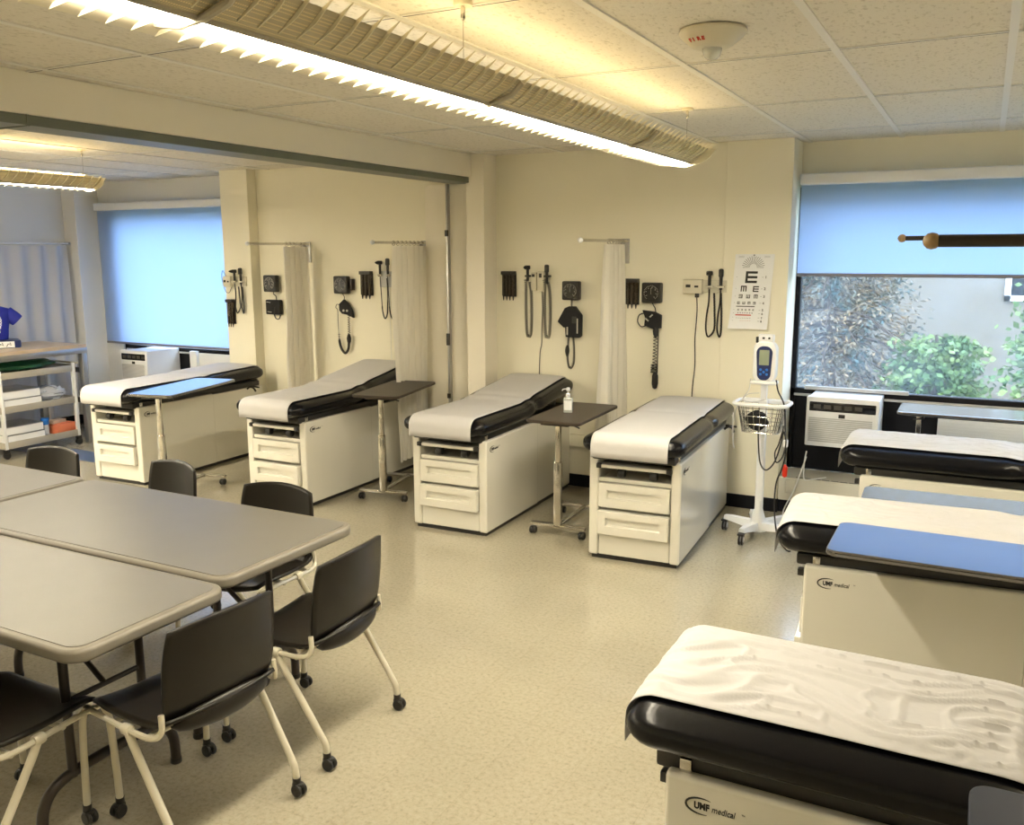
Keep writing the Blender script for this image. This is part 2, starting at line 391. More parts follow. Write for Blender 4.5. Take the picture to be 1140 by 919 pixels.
# baseboards
b = MB(); b.box(-6.25, -1.72, YB-.012, YB, 0, .10); b.box(-1.73, -1.243, YB-.035, YB-.02, 0, .10); b.box(-1.25, -1.243, YB-.02, 6.70, 0, .10)
b.box(-6.61, -6.24, 6.518, 6.53, 0, .10); b.box(-6.25, -6.238, 6.53, YB, 0, .10); b.box(-8.9, -8.878, YB-.012, YW, 0, .10); b.box(-9.1, -8.878, YB-.012, YB, 0, .1)
struct(b.build('baseboard_back', 'base', smooth=False))
struct(boxo('baseboard_left', 'base', XL, XL+.012, YN, YB, 0, .10, smooth=False))
# raceway on the back wall
r_ = MB(); r_.box(-5.9, -1.73, YB-.035, YB, .34, .44, bev=.005); struct(r_.build('trim_6', 'wall', smooth=False))
# convectors under the windows
def convector(n, x0, x1, m):
    b = MB(); b.box(x0, x1, YB-.03, YW, .10, .275, bev=.004)
    struct(b.build('trim_%d' % n, m, smooth=False))
    s = MB()
    xx = x0+.12
    while xx < x1-.1:
        s.box(xx, xx+.05, YB-.012, YB-.002, .2755, .2775); xx += .062
    struct(s.build('trim_%d' % (n+1), 'slot', smooth=False))
    struct(boxo('trim_%d' % (n+2), 'base', x0, x1, YB-.0, YB+.02, 0, .10, smooth=False))
convector(7, -1.243, XR, 'cream'); convector(10, -8.87, -6.61, 'white')
# blue-grey tile stripe in the left bay
struct(boxo('trim_13', mat('blue_grey_tile', (.08, .12, .22), .3), -8.6, -6.9, 5.38, 5.68, 0, .002, smooth=False))

# windows
def window(n, x0, x1, zb, blindz, fr=.05):
    w = bpy.data.objects.new('window_%d' % n, None); col.objects.link(w); struct(w)
    f = MB()
    y0, y1 = YW-.005, YW+.075
    f.box(x0, x1, y0, y1, zb-.06, zb, bev=.003); f.box(x0, x0+fr, y0, y1, .275, 2.38, bev=.003); f.box(x1-fr, x1, y0, y1, .275, 2.38, bev=.003); f.box(x0, x1, y0, y1, 2.32, 2.38, bev=.003)
    f.box(x0, x1, y0+.02, y1, .275, zb-.05)
    f.build('window_frame', 'base', w)
    MB().box(x0+.02, x1-.02, YW+.03, YW+.036, zb-.01, 2.34).build('pane', 'glass', w, smooth=False)
    r = MB(); r.box(x0+.03, x0+.62*(x1-x0) if n == 1 else x1-.1, y0-.012, y0+.004, zb-.058, zb-.040, bev=.002); r.build('window_rail', 'grille', w)
    return w
window(1, -1.25, XR, .90, 1.75, fr=.035)
window(2, -8.62, -6.6, .90, .9)
def blind(x0, x1, z0, y, label):
    t = thing('roller_blind', label, 'window blind', ((x0+x1)/2, y, 0))
    h = (x1-x0)/2
    MB().box(-h, h, -.002, .002, z0, 2.40).build('fabric', 'blind', t, smooth=False)
    MB().box(-h, h, -.010, .008, z0-.012, z0+.012, bev=.004).build('bottom_bar', mat('blind_bar_%s' % x0, (.20, .20, .25), .5), t)
    b = MB(); b.box(-h-.005, h+.005, -.045, .05, 2.385, 2.465, bev=.012, seg=3); b.build('fascia', 'white', t)
    return t
blind(-1.225, XR-.01, 1.75, 6.83, 'blue-tinted roller blind half lowered over the right window with the tree view')
blind(-8.80, -6.62, .93, 6.86, 'blue-tinted roller blind lowered fully over the left window in the far bay')

# ------------------------------------------------------------------ pendant light fixtures
def fixture(label, x, y0, y1, key):
    t = thing('pendant_light', label, 'ceiling light', (x, y1, 2.42), 0, None)
    L = y1-y0
    # keel rail and far side rail
    k = MB(); k.box(-.004, .008, -L, 0, -.014, .012, bev=.002); k.build('center_rail', 'fixgrey', t)
    k = MB()
    prof = [(-.186, .045), (-.188, -.004), (-.182, -.014), (-.135, -.012), (-.095, .004), (-.095, .008), (-.135, -.006), (-.176, -.006), (-.180, .045)]
    k.ring_loft([[Vector((a, -L, c)) for a, c in prof], [Vector((a, 0, c)) for a, c in prof]]); k.build('side_rail', 'fixture', t)
    # lens strip (lit) between rails
    l = MB(); l.box(-.084, -.010, -L+.02, -.02, -.010, .008); l.build('lens', LAMPS[key][0], t, smooth=False)
    MB().box(-.092, -.003, -L+.01, -.01, .012, .016).build('light_block_tray', 'fixture', t)  # tray added to block the lens's upward light from the ceiling
    u = MB(); u.box(-.075, -.015, -L+.05, -.05, .088, .092); u.build('uplight_lens', LAMPS[key][1], t, smooth=False)
    # body trough above
    bd = MB(); pr2 = [(-.15, .045), (-.10, .070), (-.03, .082), (.04, .07), (.11, .045), (.125, .052), (.045, .082), (-.03, .094), (-.105, .080), (-.155, .052)]
    bd = MB()
    for yy in (0, -L): bd.box(-.15, .014, yy-.004, yy+.004, .0, .07)
    bd.box(-.152, -.06, -L, 0, .078, .084); bd.box(-.01, .012, -L, 0, .074, .080)
    bd.build('housing', 'fixture', t)
    # perforated wing on near side
    w = MB()
    w.grid(lambda a, b_: Vector((.008+.103*a, -L+L*b_, -.004+.064*a**1.4)), 3, 2)
    w.grid(lambda a, b_: Vector((.008+.103*a, -L+L*b_, -.001+.064*a**1.4)), 3, 2)
    w.build('perforated_wing', perf, t)
    # cross blades: triangular fins on both sides
    n = int(L/.064)
    bl = MB(); 
    for i in range(n):
        yy = -L + .04 + i*L/n
        for sgn in (1, -1):
            if sgn > 0: poly = [(.030, .0), (.09, .030), (.152, .084), (.095, .055), (.030, .020)]
            else: poly = [(-.085, -.014), (-.155, -.024), (-.125, -.002), (-.085, .006)]
            vs = [Vector((a, yy-.0015 - (.0 if sgn < 0 else 0), c_)) for a, c_ in poly] + [Vector((a, yy+.0015, c_)) for a, c_ in poly]
            m_ = len(poly); fs = [tuple(range(m_)), tuple(range(m_, 2*m_))[::-1]] + [(q, (q+1) % m_, m_+(q+1) % m_, m_+q) for q in range(m_)]
            bl.add(vs, fs)
    o = bl.build('louver_blades', 'fixture', t, smooth=False); o['kind'] = 'stuff'
    # joint bands
    for yj in [y for y in (-.95, -2.33, -3.6) if -y < L]:
        MB().tube([(-.15, yj, .035), (-.12, yj, -.006), (-.05, yj, -.016), (.02, yj, -.008), (.09, yj, .014), (.13, yj, .05)], .010, 8).build('joint_band', 'fixgrey', t)
    e = MB(); 
    pe = [(-.156, .048), (-.150, .004), (-.11, -.02), (-.03, -.03), (.05, -.018), (.11, .015), (.15, .062), (.05, .072), (-.05, .080)]
    e.ring_loft([[Vector((a, .0, c_)) for a, c_ in pe], [Vector((a, .012, c_)) for a, c_ in pe]]); e.build('end_cap', 'fixture', t)
    for yj in [y for y in (-.07, -2.49) if -y < L]:
        wv = MB(); wv.tube([(0, yj, .07), (0, yj, .28)], .0018, 6); w_ = wv.build('hanger_wire', 'chrome', t)
        MB().lathe([(.03, .266), (.032, .272), (.030, .279), (.008, .28)], 16, (0, yj, 0)).build('canopy', 'fixture', w_)
        MB().lathe([(.006, .225), (.008, .23), (.008, .262), (.005, .266)], 10, (0, yj, 0)).build('cable_grip', 'chrome', w_)
    return t
def perf_mat():
    m = mat('perforated_metal', (.6, .52, .34), .5); nt = m.node_tree; b = nt.nodes['Principled BSDF']
    tc = nt.nodes.new('ShaderNodeTexCoord'); v = nt.nodes.new('ShaderNodeTexVoronoi'); v.inputs['Scale'].default_value = 150; v.inputs['Randomness'].default_value = 0
    rp = nt.nodes.new('ShaderNodeValToRGB'); rp.color_ramp.elements[0].position = .28; rp.color_ramp.elements[1].position = .36
    rp.color_ramp.elements[0].color = (.86, .70, .36, 1); rp.color_ramp.elements[1].color = (.46, .40, .26, 1)
    nt.links.new(tc.outputs['Object'], v.inputs['Vector']); nt.links.new(v.outputs['Distance'], rp.inputs['Fac']); nt.links.new(rp.outputs['Color'], b.inputs['Base Color'])
    return m
perf = perf_mat()
fixture('long warm pendant light with triangular louver blades hanging over the aisle', -1.53, .75, 5.08, 'aisle')
fixture('short stretch of louvered pendant light in the left bay beyond the track', -6.12, .4, 4.75, 'left')
fixture('unseen added pendant light over the right-hand row of exam tables, outside the picture', .95, 3.3, 5.6, 'right')  # extra lamp added out of frame to brighten the curtains and walls
fixture('unseen added pendant light deeper in the left bay, outside the picture', -7.9, .2, 3.6, 'left')  # extra lamp added off frame so the left bay gets brighter

# fire alarm strobe
t = thing('fire_alarm', 'round cream ceiling fire alarm with clear strobe dome', 'fire alarm', (-.93, 3.32, CE), R(-10))
MB().lathe([(.070, 0), (.118, -.004), (.120, -.012), (.108, -.030), (.072, -.058), (.055, -.066), (.0, -.066)][::-1], 32).build('housing', 'fire', t)
MB().lathe([(.001, -.108), (.018, -.103), (.030, -.090), (.035, -.074), (.035, -.062)], 20).build('strobe_dome', 'clear', t)
MB().lathe([(.006, -.088), (.012, -.080), (.012, -.056)], 8).build('strobe_lamp', 'chrome', t)
tm = MB()
for i, ch in enumerate('FIRE'):
    a = R(-112 + i*10); rr = .103
    o = Vector((rr*math.cos(a), rr*math.sin(a), -.0385)); tx = Vector((-math.sin(a), math.cos(a), 0)); ty = Vector((math.cos(a)*.79, math.sin(a)*.79, .614))
    text_mesh(tm, ch, .021, frameT(o + Vector((math.cos(a)*.003, math.sin(a)*.003, -.014)) - tx*.008 + Vector((math.cos(a), math.sin(a), 0))*-.012, tx, ty), depth=.001, bold=.0008)
tm.build('fire_lettering', 'red', t, smooth=False)

# ------------------------------------------------------------------ exam tables
BL = 1.5
def bedprofile(rise, inc=.60):
    def zc(y):
        if y < inc: return 0.0
        u = (y-inc)/(1.5-inc); k = .12
        return rise*(u if u > k else u*u/(2*k)+k/2*0 + (0)) if u > k else rise*u*u/(k)*1.0
    return zc
def half_w(y, y0, y1):
    w = .322 - .018*math.exp(-((y-.80)/.06)**2)
    d = min(y-y0, y1-y); rr = .10
    if d < rr: w -= .075*(1-math.sqrt(max(0, 1-((rr-d)/rr)**2)))
    return w
def make_exam_table(rise=0.0):
    t = thing('exam_table', 'x', 'exam table')
    b = MB(); W = .2925
    for s in (-1, 1):
        xa, xb = (W-.062, W) if s > 0 else (-W, -W+.062)
        b.box(xa, xb, 0, .84, .025, .665, bev=.012, seg=3)
    b.box(-.232, .232, .035, .82, .025, .17); b.box(-.232, .232, .05, .82, .17, .515, bev=0); b.box(-.232, .232, .36, .82, .515, .655)
    b.box(-.231, .231, .012, .05, .505, .530, bev=.004)
    b.build('body', 'white_metal', t)
    MB().box(-.28, .28, .845, BL, .025, .655, bev=.008).build('rear_cabinet', 'white_metal', t)
    MB().box(-.275, .275, .02, BL-.02, 0, .026).build('toe_base', 'black', t)
    MB().box(-.228, .228, .010, .036, .03, .168, bev=.004).build('kick_panel', 'white_metal', t)
    for z0, z1, pr_ in ((.345, .500, .012), (.172, .325, .030)):
        bm = bmesh.new(); bmesh.ops.create_cube(bm, size=1)
        for v in bm.verts: v.co = Vector((v.co.x*.452, -pr_+.05 + (v.co.y-.5)*.05+ .0, (z0+z1)/2+v.co.z*(z1-z0)))
        f = min(bm.faces, key=lambda f: f.calc_center_median().y)
        r = bmesh.ops.inset_region(bm, faces=[f], thickness=.02); zc = (z0+z1)/2
        for v in f.verts: v.co.x = math.copysign(.175, v.co.x); v.co.z = zc + (.034 if v.co.z > zc else -.022)
        r = bmesh.ops.inset_region(bm, faces=[f], thickness=.007)
        for v in f.verts: v.co.y += .022
        ed = [e for e in bm.edges if e.calc_face_angle(0) > .5]
        bmesh.ops.bevel(bm, geom=ed, offset=.006, segments=3, profile=.6, affect='EDGES', clamp_overlap=True)
        MB().addbm(bm).build('drawer', 'white_metal', t)
    st = MB().box(-.222, .222, -.022, .30, .600, .622, bev=.005).build('step_tray', 'white_metal', t)
    for s in (-1, 1): MB().box(s*.222-.016, s*.222+.016, -.030, -.004, .598, .628, bev=.004).build('end_cap', 'black', st)
    for xs in (-.09, .115):
        s_ = MB(); s_.lathe([(.012, -.026), (.026, -.022), (.030, 0), (.026, .022), (.012, .026)], 16, (xs, .03, .565), axis='X'); s_.tube([(xs, .03, .565), (xs, .12, .59), (xs, .33, .595)], .011, 8)
        s_.box(xs-.02, xs+.02, .05, .12, .575, .598, bev=.004)
        s_.build('stirrup', 'black', t)
    MB().box(-.262, .262, -.035, BL-.02, .655, .705, bev=.01).build('cushion_frame', 'black', t)
    for s in (-1, 1): MB().box(s*.262-.012, s*.262+.012, .03, .06, .655, .70, bev=.003).build('bracket', 'chrome', t)
    lv = MB(); lv.tube(smoothpath([(.285, 1.28, .645), (.31, 1.29, .665), (.335, 1.31, .655), (.345, 1.33, .62)]), .009, 8); lv.tube([(.28, 1.36, .66), (.36, 1.36, .655)], .008, 8)
    lv.build('release_lever', 'black', t)
    # mattress
    y0, y1 = -.115, 1.525; zf = bedprofile(rise); N = 64; K = 40
    rings = []
    ys = [y0+.001, y0+.006, y0+.015, y0+.03, y0+.05] + [y0+.075+(y1-y0-.15)*i/N for i in range(N+1)] + [y1-.05, y1-.03, y1-.015, y1-.006, y1-.001]
    def thick(y):
        d = min(y-y0, y1-y); rr = .065; f = 1 if d > rr else math.sqrt(max(.0004, 1-((rr-d)/rr)**2))
        return .066*f*(1-.13*math.exp(-((y-.80)/.05)**2))
    for y in ys:
        w = half_w(y, y0, y1); th = thick(y); z = .762+zf(y); ring = []
        for k in range(K):
            a = 2*PI*k/K; ca, sa = math.cos(a), math.sin(a); e = .58
            xx = w*math.copysign(abs(ca)**.50, ca); zz = th*math.copysign(abs(sa)**.72, sa)
            # gathered upholstery at the waist on the sides
            g_ = .006*math.exp(-((y-.80)/.10)**2)*math.sin(y*150)*abs(ca)
            ring.append(Vector((xx + math.copysign(g_, ca), y, z+zz)))
        rings.append(ring)
    MB().ring_loft(rings).build('mattress', 'vinyl', t, angle=60)
    if rise > .04:
        s_ = MB(); s_.box(-.22, .22, 1.30, 1.34, .69, .69+zf(1.30)-.0, bev=.004); s_.build('back_support', 'black', t)
    # maker's mark on the right-hand side near the foot end
    lg = MB(); T = frameT((W+.0004, .075, .592), (0, 1, 0), (0, 0, 1))
    text_mesh(lg, 'UMF', .024, T, bold=.0011, sx=.8); T = frameT((W+.0004, .118, .592), (0, 1, 0), (0, 0, 1)); text_mesh(lg, 'medical', .023, T, bold=.0002, shear=.2, sx=.8)
    arc = [Vector((W+.001, .095+.040*math.cos(R(a)), .600+.021*math.sin(R(a)))) for a in range(60, 300, 12)]
    n_ = len(arc); lg.tube(arc, [.0006+.0022*math.sin(PI*i/(n_-1)) for i in range(n_)], 6)
    text_mesh(lg, 'TM', .006, frameT((W+.0004, .190, .604), (0, 1, 0), (0, 0, 1)))
    lg.build('maker_logo', 'ink', t, smooth=False)
    return t, (y0, y1, zf, thick)
def make_paper(info, wrinkle, label, seed, drape=.075, yend=None, dx=0.0):
    y0, y1, zf, thick = info; hw = .240
    path = []
    rr = .068
    z0 = .762
    path.append((y0-.008, z0-drape, 0)); path.append((y0-.009, z0-drape*.5, 0)); path.append((y0-.007, z0, 0))
    for a in range(10, 90, 12): path.append((y0+.066-.073*math.cos(R(a)), z0+.0+.074*math.sin(R(a)), math.sin(R(a))))
    n = 170 if wrinkle > .5 else 90; ye = yend or y1-.06
    for i in range(n+1):
        y = y0+.066+(ye-y0-.066)*i/n; path.append((y, z0+zf(y)+thick(y)+.008, 1))
    if not yend:
        for a in range(80, 20, -15): path.append((y1-.06+.066*math.cos(R(a)), z0+zf(y1-.06)+.074*math.sin(R(a)), math.sin(R(a))))
    nu = 64 if wrinkle > .5 else 30
    def fn(u, v):
        i = min(len(path)-1, int(round(v*(len(path)-1)))); y, z, f = path[i]; x = (u*2-1)*hw
        w = half_w(min(max(y, y0+.03), y1-.03), y0, y1); q = min(.999, abs(x)/w)
        drop = f*thick(min(max(y, y0+.07), y1-.07))*(1-math.sqrt(1-q**4)**.72)
        drop = min(drop, .03)
        p = Vector((x*4.0, y*9.0 if wrinkle < .5 else y*2.0, seed))
        nz = noise.noise(p)*.6 + noise.noise(p*2.3+Vector((5, 1, 2)))*.4
        ridge = 0
        if wrinkle > .5:
            p2 = Vector((x*22 + 3*noise.noise(Vector((x*3, y*3, seed))), y*3.2, seed+3)); ridge = max(0, .22-abs(noise.noise(p2)))/.22
            p3 = Vector((x*9 + y*6, y*5 - x*4, seed+9)); ridge = max(ridge*.8, max(0, .12-abs(noise.noise(p3)))/.12*.7)
            edge = min(1, (1-abs(u*2-1))*5); ridge *= edge
        zz = (nz*.0015+.0015 + ridge**1.2*.016*wrinkle)*max(.15, f)
        yo = (nz*.003 if f < .9 else 0)
        return Vector((x+dx+ (noise.noise(Vector((y*4, seed, 0)))*.004 if abs(u-.5) > .49 else 0), y - abs(yo), z - drop + zz))
    o = MB().grid(fn, nu, len(path)-1).build('exam_table_paper', 'paper', recalc=True, angle=80)
    sm = o.modifiers.new('solid', 'SOLIDIFY'); sm.thickness = .0012; sm.offset = 1
    tag(o, label, 'paper sheet', 'paper sheets on the exam tables')
    return o
E_L = 'white exam table with black cushion'
protos = {}
beds = [
 # x, y, rz, rise, label, paper label, wrinkle, drape
 (-6.39, 4.985, 1.5, .02, 'cream exam table with flat cushion at the left end of the back row', 'white paper strip on the leftmost exam table of the back row', .1),
 (-4.725, 5.10, .5, .135, 'cream exam table with raised backrest between two hanging curtains', 'white paper strip on the raised-back exam table between two curtains', .1),
 (-3.17, 5.10, 1.5, .095, 'cream exam table with inclined backrest just left of the hand sanitizer table', 'white paper strip on the exam table left of the hand sanitizer', .1),
 (-1.815, 5.07, 3.0, .0, 'cream exam table at the right end of the back row, beside the wheeled monitor', 'white paper strip on the exam table beside the wheeled monitor', .1),
 (-.60, 2.235, -90, .0, 'exam table nearest the camera at bottom right with crumpled paper and large maker logo', 'crumpled white paper on the nearest exam table at bottom right', 1.0),
 (-.58, 3.905, -86, .0, 'exam table in the middle of the right-hand column with an overbed table across its front', 'creased white paper on the middle exam table of the right-hand column', .6),
 (-.55, 5.58, -89, .0, 'exam table closest to the right window air conditioner, with blue-lit paper', 'blue-lit creased paper on the exam table closest to the right window', .6),
]
for i, (x, y, rz, rise, lab, plab, wr) in enumerate(beds):
    if rise not in protos:
        t, info = make_exam_table(rise); protos[rise] = (t, info)
    else:
        t = copy_tree(protos[rise][0]); info = protos[rise][1]
    t.location = (x, y, 0); t.rotation_euler = (0, 0, R(rz)); t['label'] = lab; t['group'] = 'exam tables'
    p = make_paper(info, wr, plab, i*3.7+1); p.location = (x, y, 0); p.rotation_euler = (0, 0, R(rz))

# ------------------------------------------------------------------ overbed tables
def make_overbed(h, L, W=.39, m='laminate'):
    t = thing('overbed_table', 'x', 'overbed table')
    # local: post near y=.12, top spans y 0..L, base under it
    tp = MB(); tp.slab(rrect(-W/2, W/2, 0, L, .04), h-.022, h, bev=.006); tp.build('tabletop', m, t)
    MB().box(-.10, .10, .05, .22, h-.040, h-.021, bev=.003).build('top_bracket', 'brownmetal', t)
    MB().box(-.026, .026, .105, .145, .06, .52, bev=.004).build('outer_post', 'chrome', t)
    MB().box(-.018, .018, .111, .139, .50, h-.03, bev=.003).build('inner_post', 'chrome', t)
    MB().tube([(.0, .16, h-.045), (.10, .16, h-.05), (.16, .10, h-.05)], .005, 6).build('height_lever', 'black', t)
    b = MB(); b.box(-.20, .20, .105, .145, .055, .08, bev=.004); b.box(-.018, .018, .14, .66, .058, .080, bev=.004); b.box(-.20, .20, .64, .68, .055, .08, bev=.004); b.build('base_frame', 'chrome', t)
    for x in (-.18, .18):
        for y in (.125, .66):
            c = MB()
            for s in (-1, 1): c.lathe([(.010, -.009), (.022, -.009), (.025, -.004), (.025, .004), (.022, .009), (.010, .009)], 16, (x+s*.012, y-.012, .025), axis='X')
            c.tube([(x, y, .03), (x, y, .06)], .008, 8); c.box(x-.016, x+.016, y-.025, y+.012, .034, .052, bev=.005)
            c.build('caster', 'black', t)
    return t
o = make_overbed(.82, .80, m='matte_laminate'); o.location = (-2.46, 5.24, 0); o.rotation_euler.z = R(2); tag(o, 'dark brown overbed table holding the hand sanitizer bottle between two exam tables', 'overbed table', 'overbed tables')
# others: (x, y, rz, height, length, label)
for x, y, rz, h, L, lab in (
    (-4.04, 5.44, 12, .85, .84, 'dark brown overbed table swung over the side of the raised-back exam table'),
    (-5.58, 4.66, 13, .86, .92, 'pale blue-reflecting overbed table over the leftmost exam table of the back row'),
    (-.44, 6.37, -90, .90, .80, 'overbed table behind the farthest right exam table, in front of the white filler panel'),
    (.36, 4.43, 92, .78, .80, 'low blue-reflecting overbed table between the two farther right-hand exam tables'),
    (.37, 3.40, 90, .875, .80, 'wide blue-reflecting overbed table across the front of the middle right-hand exam table'),
    (.85, 1.62, 90, .905, .80, 'slate-coloured overbed table cut off at the bottom right corner of the picture')):
    q = make_overbed(h, L, m='matte_laminate' if 'swung' in lab else 'slate_laminate' if 'slate' in lab else 'laminate'); q.location = (x, y, 0); q.rotation_euler.z = R(rz); tag(q, lab, 'overbed table', 'overbed tables')
# hand sanitizer
t = thing('hand_sanitizer_bottle', 'clear pump bottle of hand sanitizer standing on the dark overbed table', 'bottle', (-2.50, 5.60, .82), R(20))
MB().slab(rrect(-.032, .032, -.02, .02, .01), 0, .105, bev=.006).build('bottle_body', 'clear', t)
MB().box(-.026, .026, -.0212, -.0205, .02, .085).build('paper_label', 'white', t)
MB().lathe([(.013, .105), (.015, .108), (.015, .132), (.010, .136), (.004, .138), (.004, .155)], 16).build('pump_neck', 'white', t)
pm = MB(); pm.lathe([(.010, .150), (.013, .154), (.013, .170), (.010, .176)], 14); pm.tube([(0, 0, .166), (-.035, 0, .163), (-.042, 0, .152)], .0045, 8); pm.build('pump_head', 'white', t)

# ------------------------------------------------------------------ folding tables
def folding_table(label, x0, x1, y0, y1, legs_at, z=.75):
    cx, cy = (x0+x1)/2, (y0+y1)/2; hx, hy = (x1-x0)/2, (y1-y0)/2
    t = thing('folding_table', label, 'table', (cx, cy, 0), 0, 'grey folding tables')
    MB().slab(rrect(-hx, hx, -hy, hy, .075, 8), z-.045, z, bev=.014, seg=4).build('table_rim', 'tablerim', t)
    MB().slab(rrect(-hx+.028, hx-.028, -hy+.028, hy-.028, .05, 8), z-.01, z+.0025, bev=.002).build('tabletop', 'tabletop', t)
    for s in legs_at:
        xl = s*(hx-.30); g_ = MB(); w = min(.26, hy-.07)
        for yy in (-.15, .15):
            g_.tube([(xl, yy, z-.05), (xl, yy, .18)], .016, 10)
        g_.tube(smoothpath([(xl, -w-.03, .012), (xl, -w-.02, .12), (xl, -w+.05, .185), (xl, 0, .20), (xl, w-.05, .185), (xl, w+.02, .12), (xl, w+.03, .012)], 6), .019, 10)
        lf = g_.build('leg_frame', 'brownmetal', t)
        for yy in (-w-.03, w+.03): MB().lathe([(.020, 0), (.022, .003), (.021, .022)], 12, (xl, yy, 0)).build('foot_cap', 'black', lf)
        br = MB(); br.tube([(xl, 0, .45), (xl-s*.34, 0, z-.06)], .010, 8); br.tube([(xl, -.15, .45), (xl, .15, .45)], .010, 8); br.build('folding_brace', 'brownmetal', t)
        MB().box(xl-.035, xl+.035, -.19, .19, z-.075, z-.044, bev=.004).build('leg_bracket', 'brownmetal', t)
    return t
folding_table('grey folding table nearest the camera at the left edge', -4.12, -2.30, 1.585, 2.215, (1, -1))
folding_table('grey folding table in the middle whose right end reaches furthest into the aisle', -4.10, -2.36, 2.235, 3.03, (1, -1))
folding_table('grey folding table at the far left, beyond the cross seam', -5.93, -4.12, 2.235, 3.03, (1, -1))

# ------------------------------------------------------------------ chairs
def make_chair():
    t = thing('stacking_chair', 'x', 'chair')
    def roundmap(u, v, k=.22): return u*math.sqrt(1-k*v*v), v*math.sqrt(1-k*u*u)
    # seat faces +Y
    def seat(a, b_):
        u, v = roundmap(a*2-1, b_*2-1)
        x = .245*u; y = .225*v+.01
        z = .452 + .018*u*u - .012*(1-u*u)*math.cos(v*1.2)
        if v < -.55: z += (abs(v)-.55)**2*.22
        if v > .6: z -= (v-.6)**2*.16
        return Vector((x, y, z))
    o = MB().grid(seat, 20, 20).build('seat', 'chair', t, angle=80); m = o.modifiers.new('s', 'SOLIDIFY'); m.thickness = .014; m.offset = -1
    def back(a, b_):
        u, v = roundmap(a*2-1, b_*2-1, .16)
        h = (v+1)/2; w = .222 + .004*h
        x = w*u; z = .432 + .362*h + .008*h*(1-u*u) - .03*(1-h)*(1-u*u)*.0
        y = -.185 - .045*h*h - .020*h + .050*u*u*(.45+.55*h) - .03*math.sin(h*PI)*.5
        if h < .25: y += (.25-h)**2*.9
        return Vector((x, y, z))
    o = MB().grid(back, 22, 22).build('backrest', 'chair', t, angle=80); m = o.modifiers.new('s', 'SOLIDIFY'); m.thickness = .013; m.offset = 0
    # rolled lip at the bottom of the back shell
    lip = MB()
    def lp(a, b_):
        u = a*2-1; q = b_*PI*.95
        wv = (1-u*u)
        x = .20*u; y = -.200 - .030*math.sin(q)*wv**.5 + .02*u*u; z = .455 + .050*wv**.5*math.cos(q)*.9 - .0
        return Vector((x, y, z))
    lip.grid(lp, 18, 8); o = lip.build('back_lip', 'chair', t, angle=80); m = o.modifiers.new('s', 'SOLIDIFY'); m.thickness = .008
    for s in (-1, 1):
        f = MB()
        f.tube(smoothpath([(s*.235, .215, .425), (s*.250, .10, .435), (s*.252, -.06, .430), (s*.246, -.15, .432), (s*.232, -.178, .455), (s*.228, -.176, .51)], 6), .010, 8)
        f.build('side_rail', 'frame', t)
        l = MB(); l.tube(smoothpath([(s*.235, .215, .43), (s*.243, .232, .38), (s*.246, .240, .25), (s*.248, .245, .062)], 6), .0125, 10); l.build('leg', 'frame', t)
        l = MB(); l.tube(smoothpath([(s*.252, -.035, .432), (s*.252, -.06, .38), (s*.250, -.215, .14), (s*.248, -.238, .095), (s*.248, -.243, .058)], 6), .0135, 10)
        l.lathe([(.016, -.018), (.019, -.01), (.019, .01), (.016, .018)], 10, (s*.252, -.03, .432), axis='Y'); l.build('leg', 'frame', t)
        for yy in (.245, -.243):
            c = MB(); x = s*.248
            for q in (-1, 1): c.lathe([(.008, -.008), (.020, -.008), (.024, -.004), (.024, .004), (.020, .008), (.008, .008)], 14, (x+q*.012, yy-.010, .024), axis='X')
            c.box(x-.013, x+.013, yy-.024, yy+.014, .028, .050, bev=.006); c.tube([(x, yy, .035), (x, yy, .068)], .015, 10)
            c.build('caster', 'black', t)
    cr = MB(); cr.tube([(-.25, .06, .425), (.25, .06, .425)], .010, 8); cr.tube([(-.25, -.12, .425), (.25, -.12, .425)], .010, 8); cr.build('cross_bar', 'frame', t)
    return t
ch = make_chair(); ch['group'] = 'black stacking chairs'
ch.location = (-2.31, 2.64, 0); ch.rotation_euler.z = R(90+3); ch['label'] = 'black chair standing furthest right at the table end, back turned to the aisle'
for x, y, rz, lab in (
    (-2.31, 2.00, 90-5, 'black chair nearest the camera at the table corner with its back fully in view'),
    (-2.75, 1.60, 2, 'black chair at the bottom left with only its seat and side frame in view'),
    (-2.99, 3.02, 180+2, 'black chair tucked behind the right end of the middle table'),
    (-3.87, 3.13, 180-10, 'black chair turned slightly, behind the middle table, before the leftmost exam table'),
    (-4.75, 3.07, 180+3, 'black chair behind the far left table, in front of the steel utility cart')):
    place(ch, (x, y, 0), R(rz), lab)

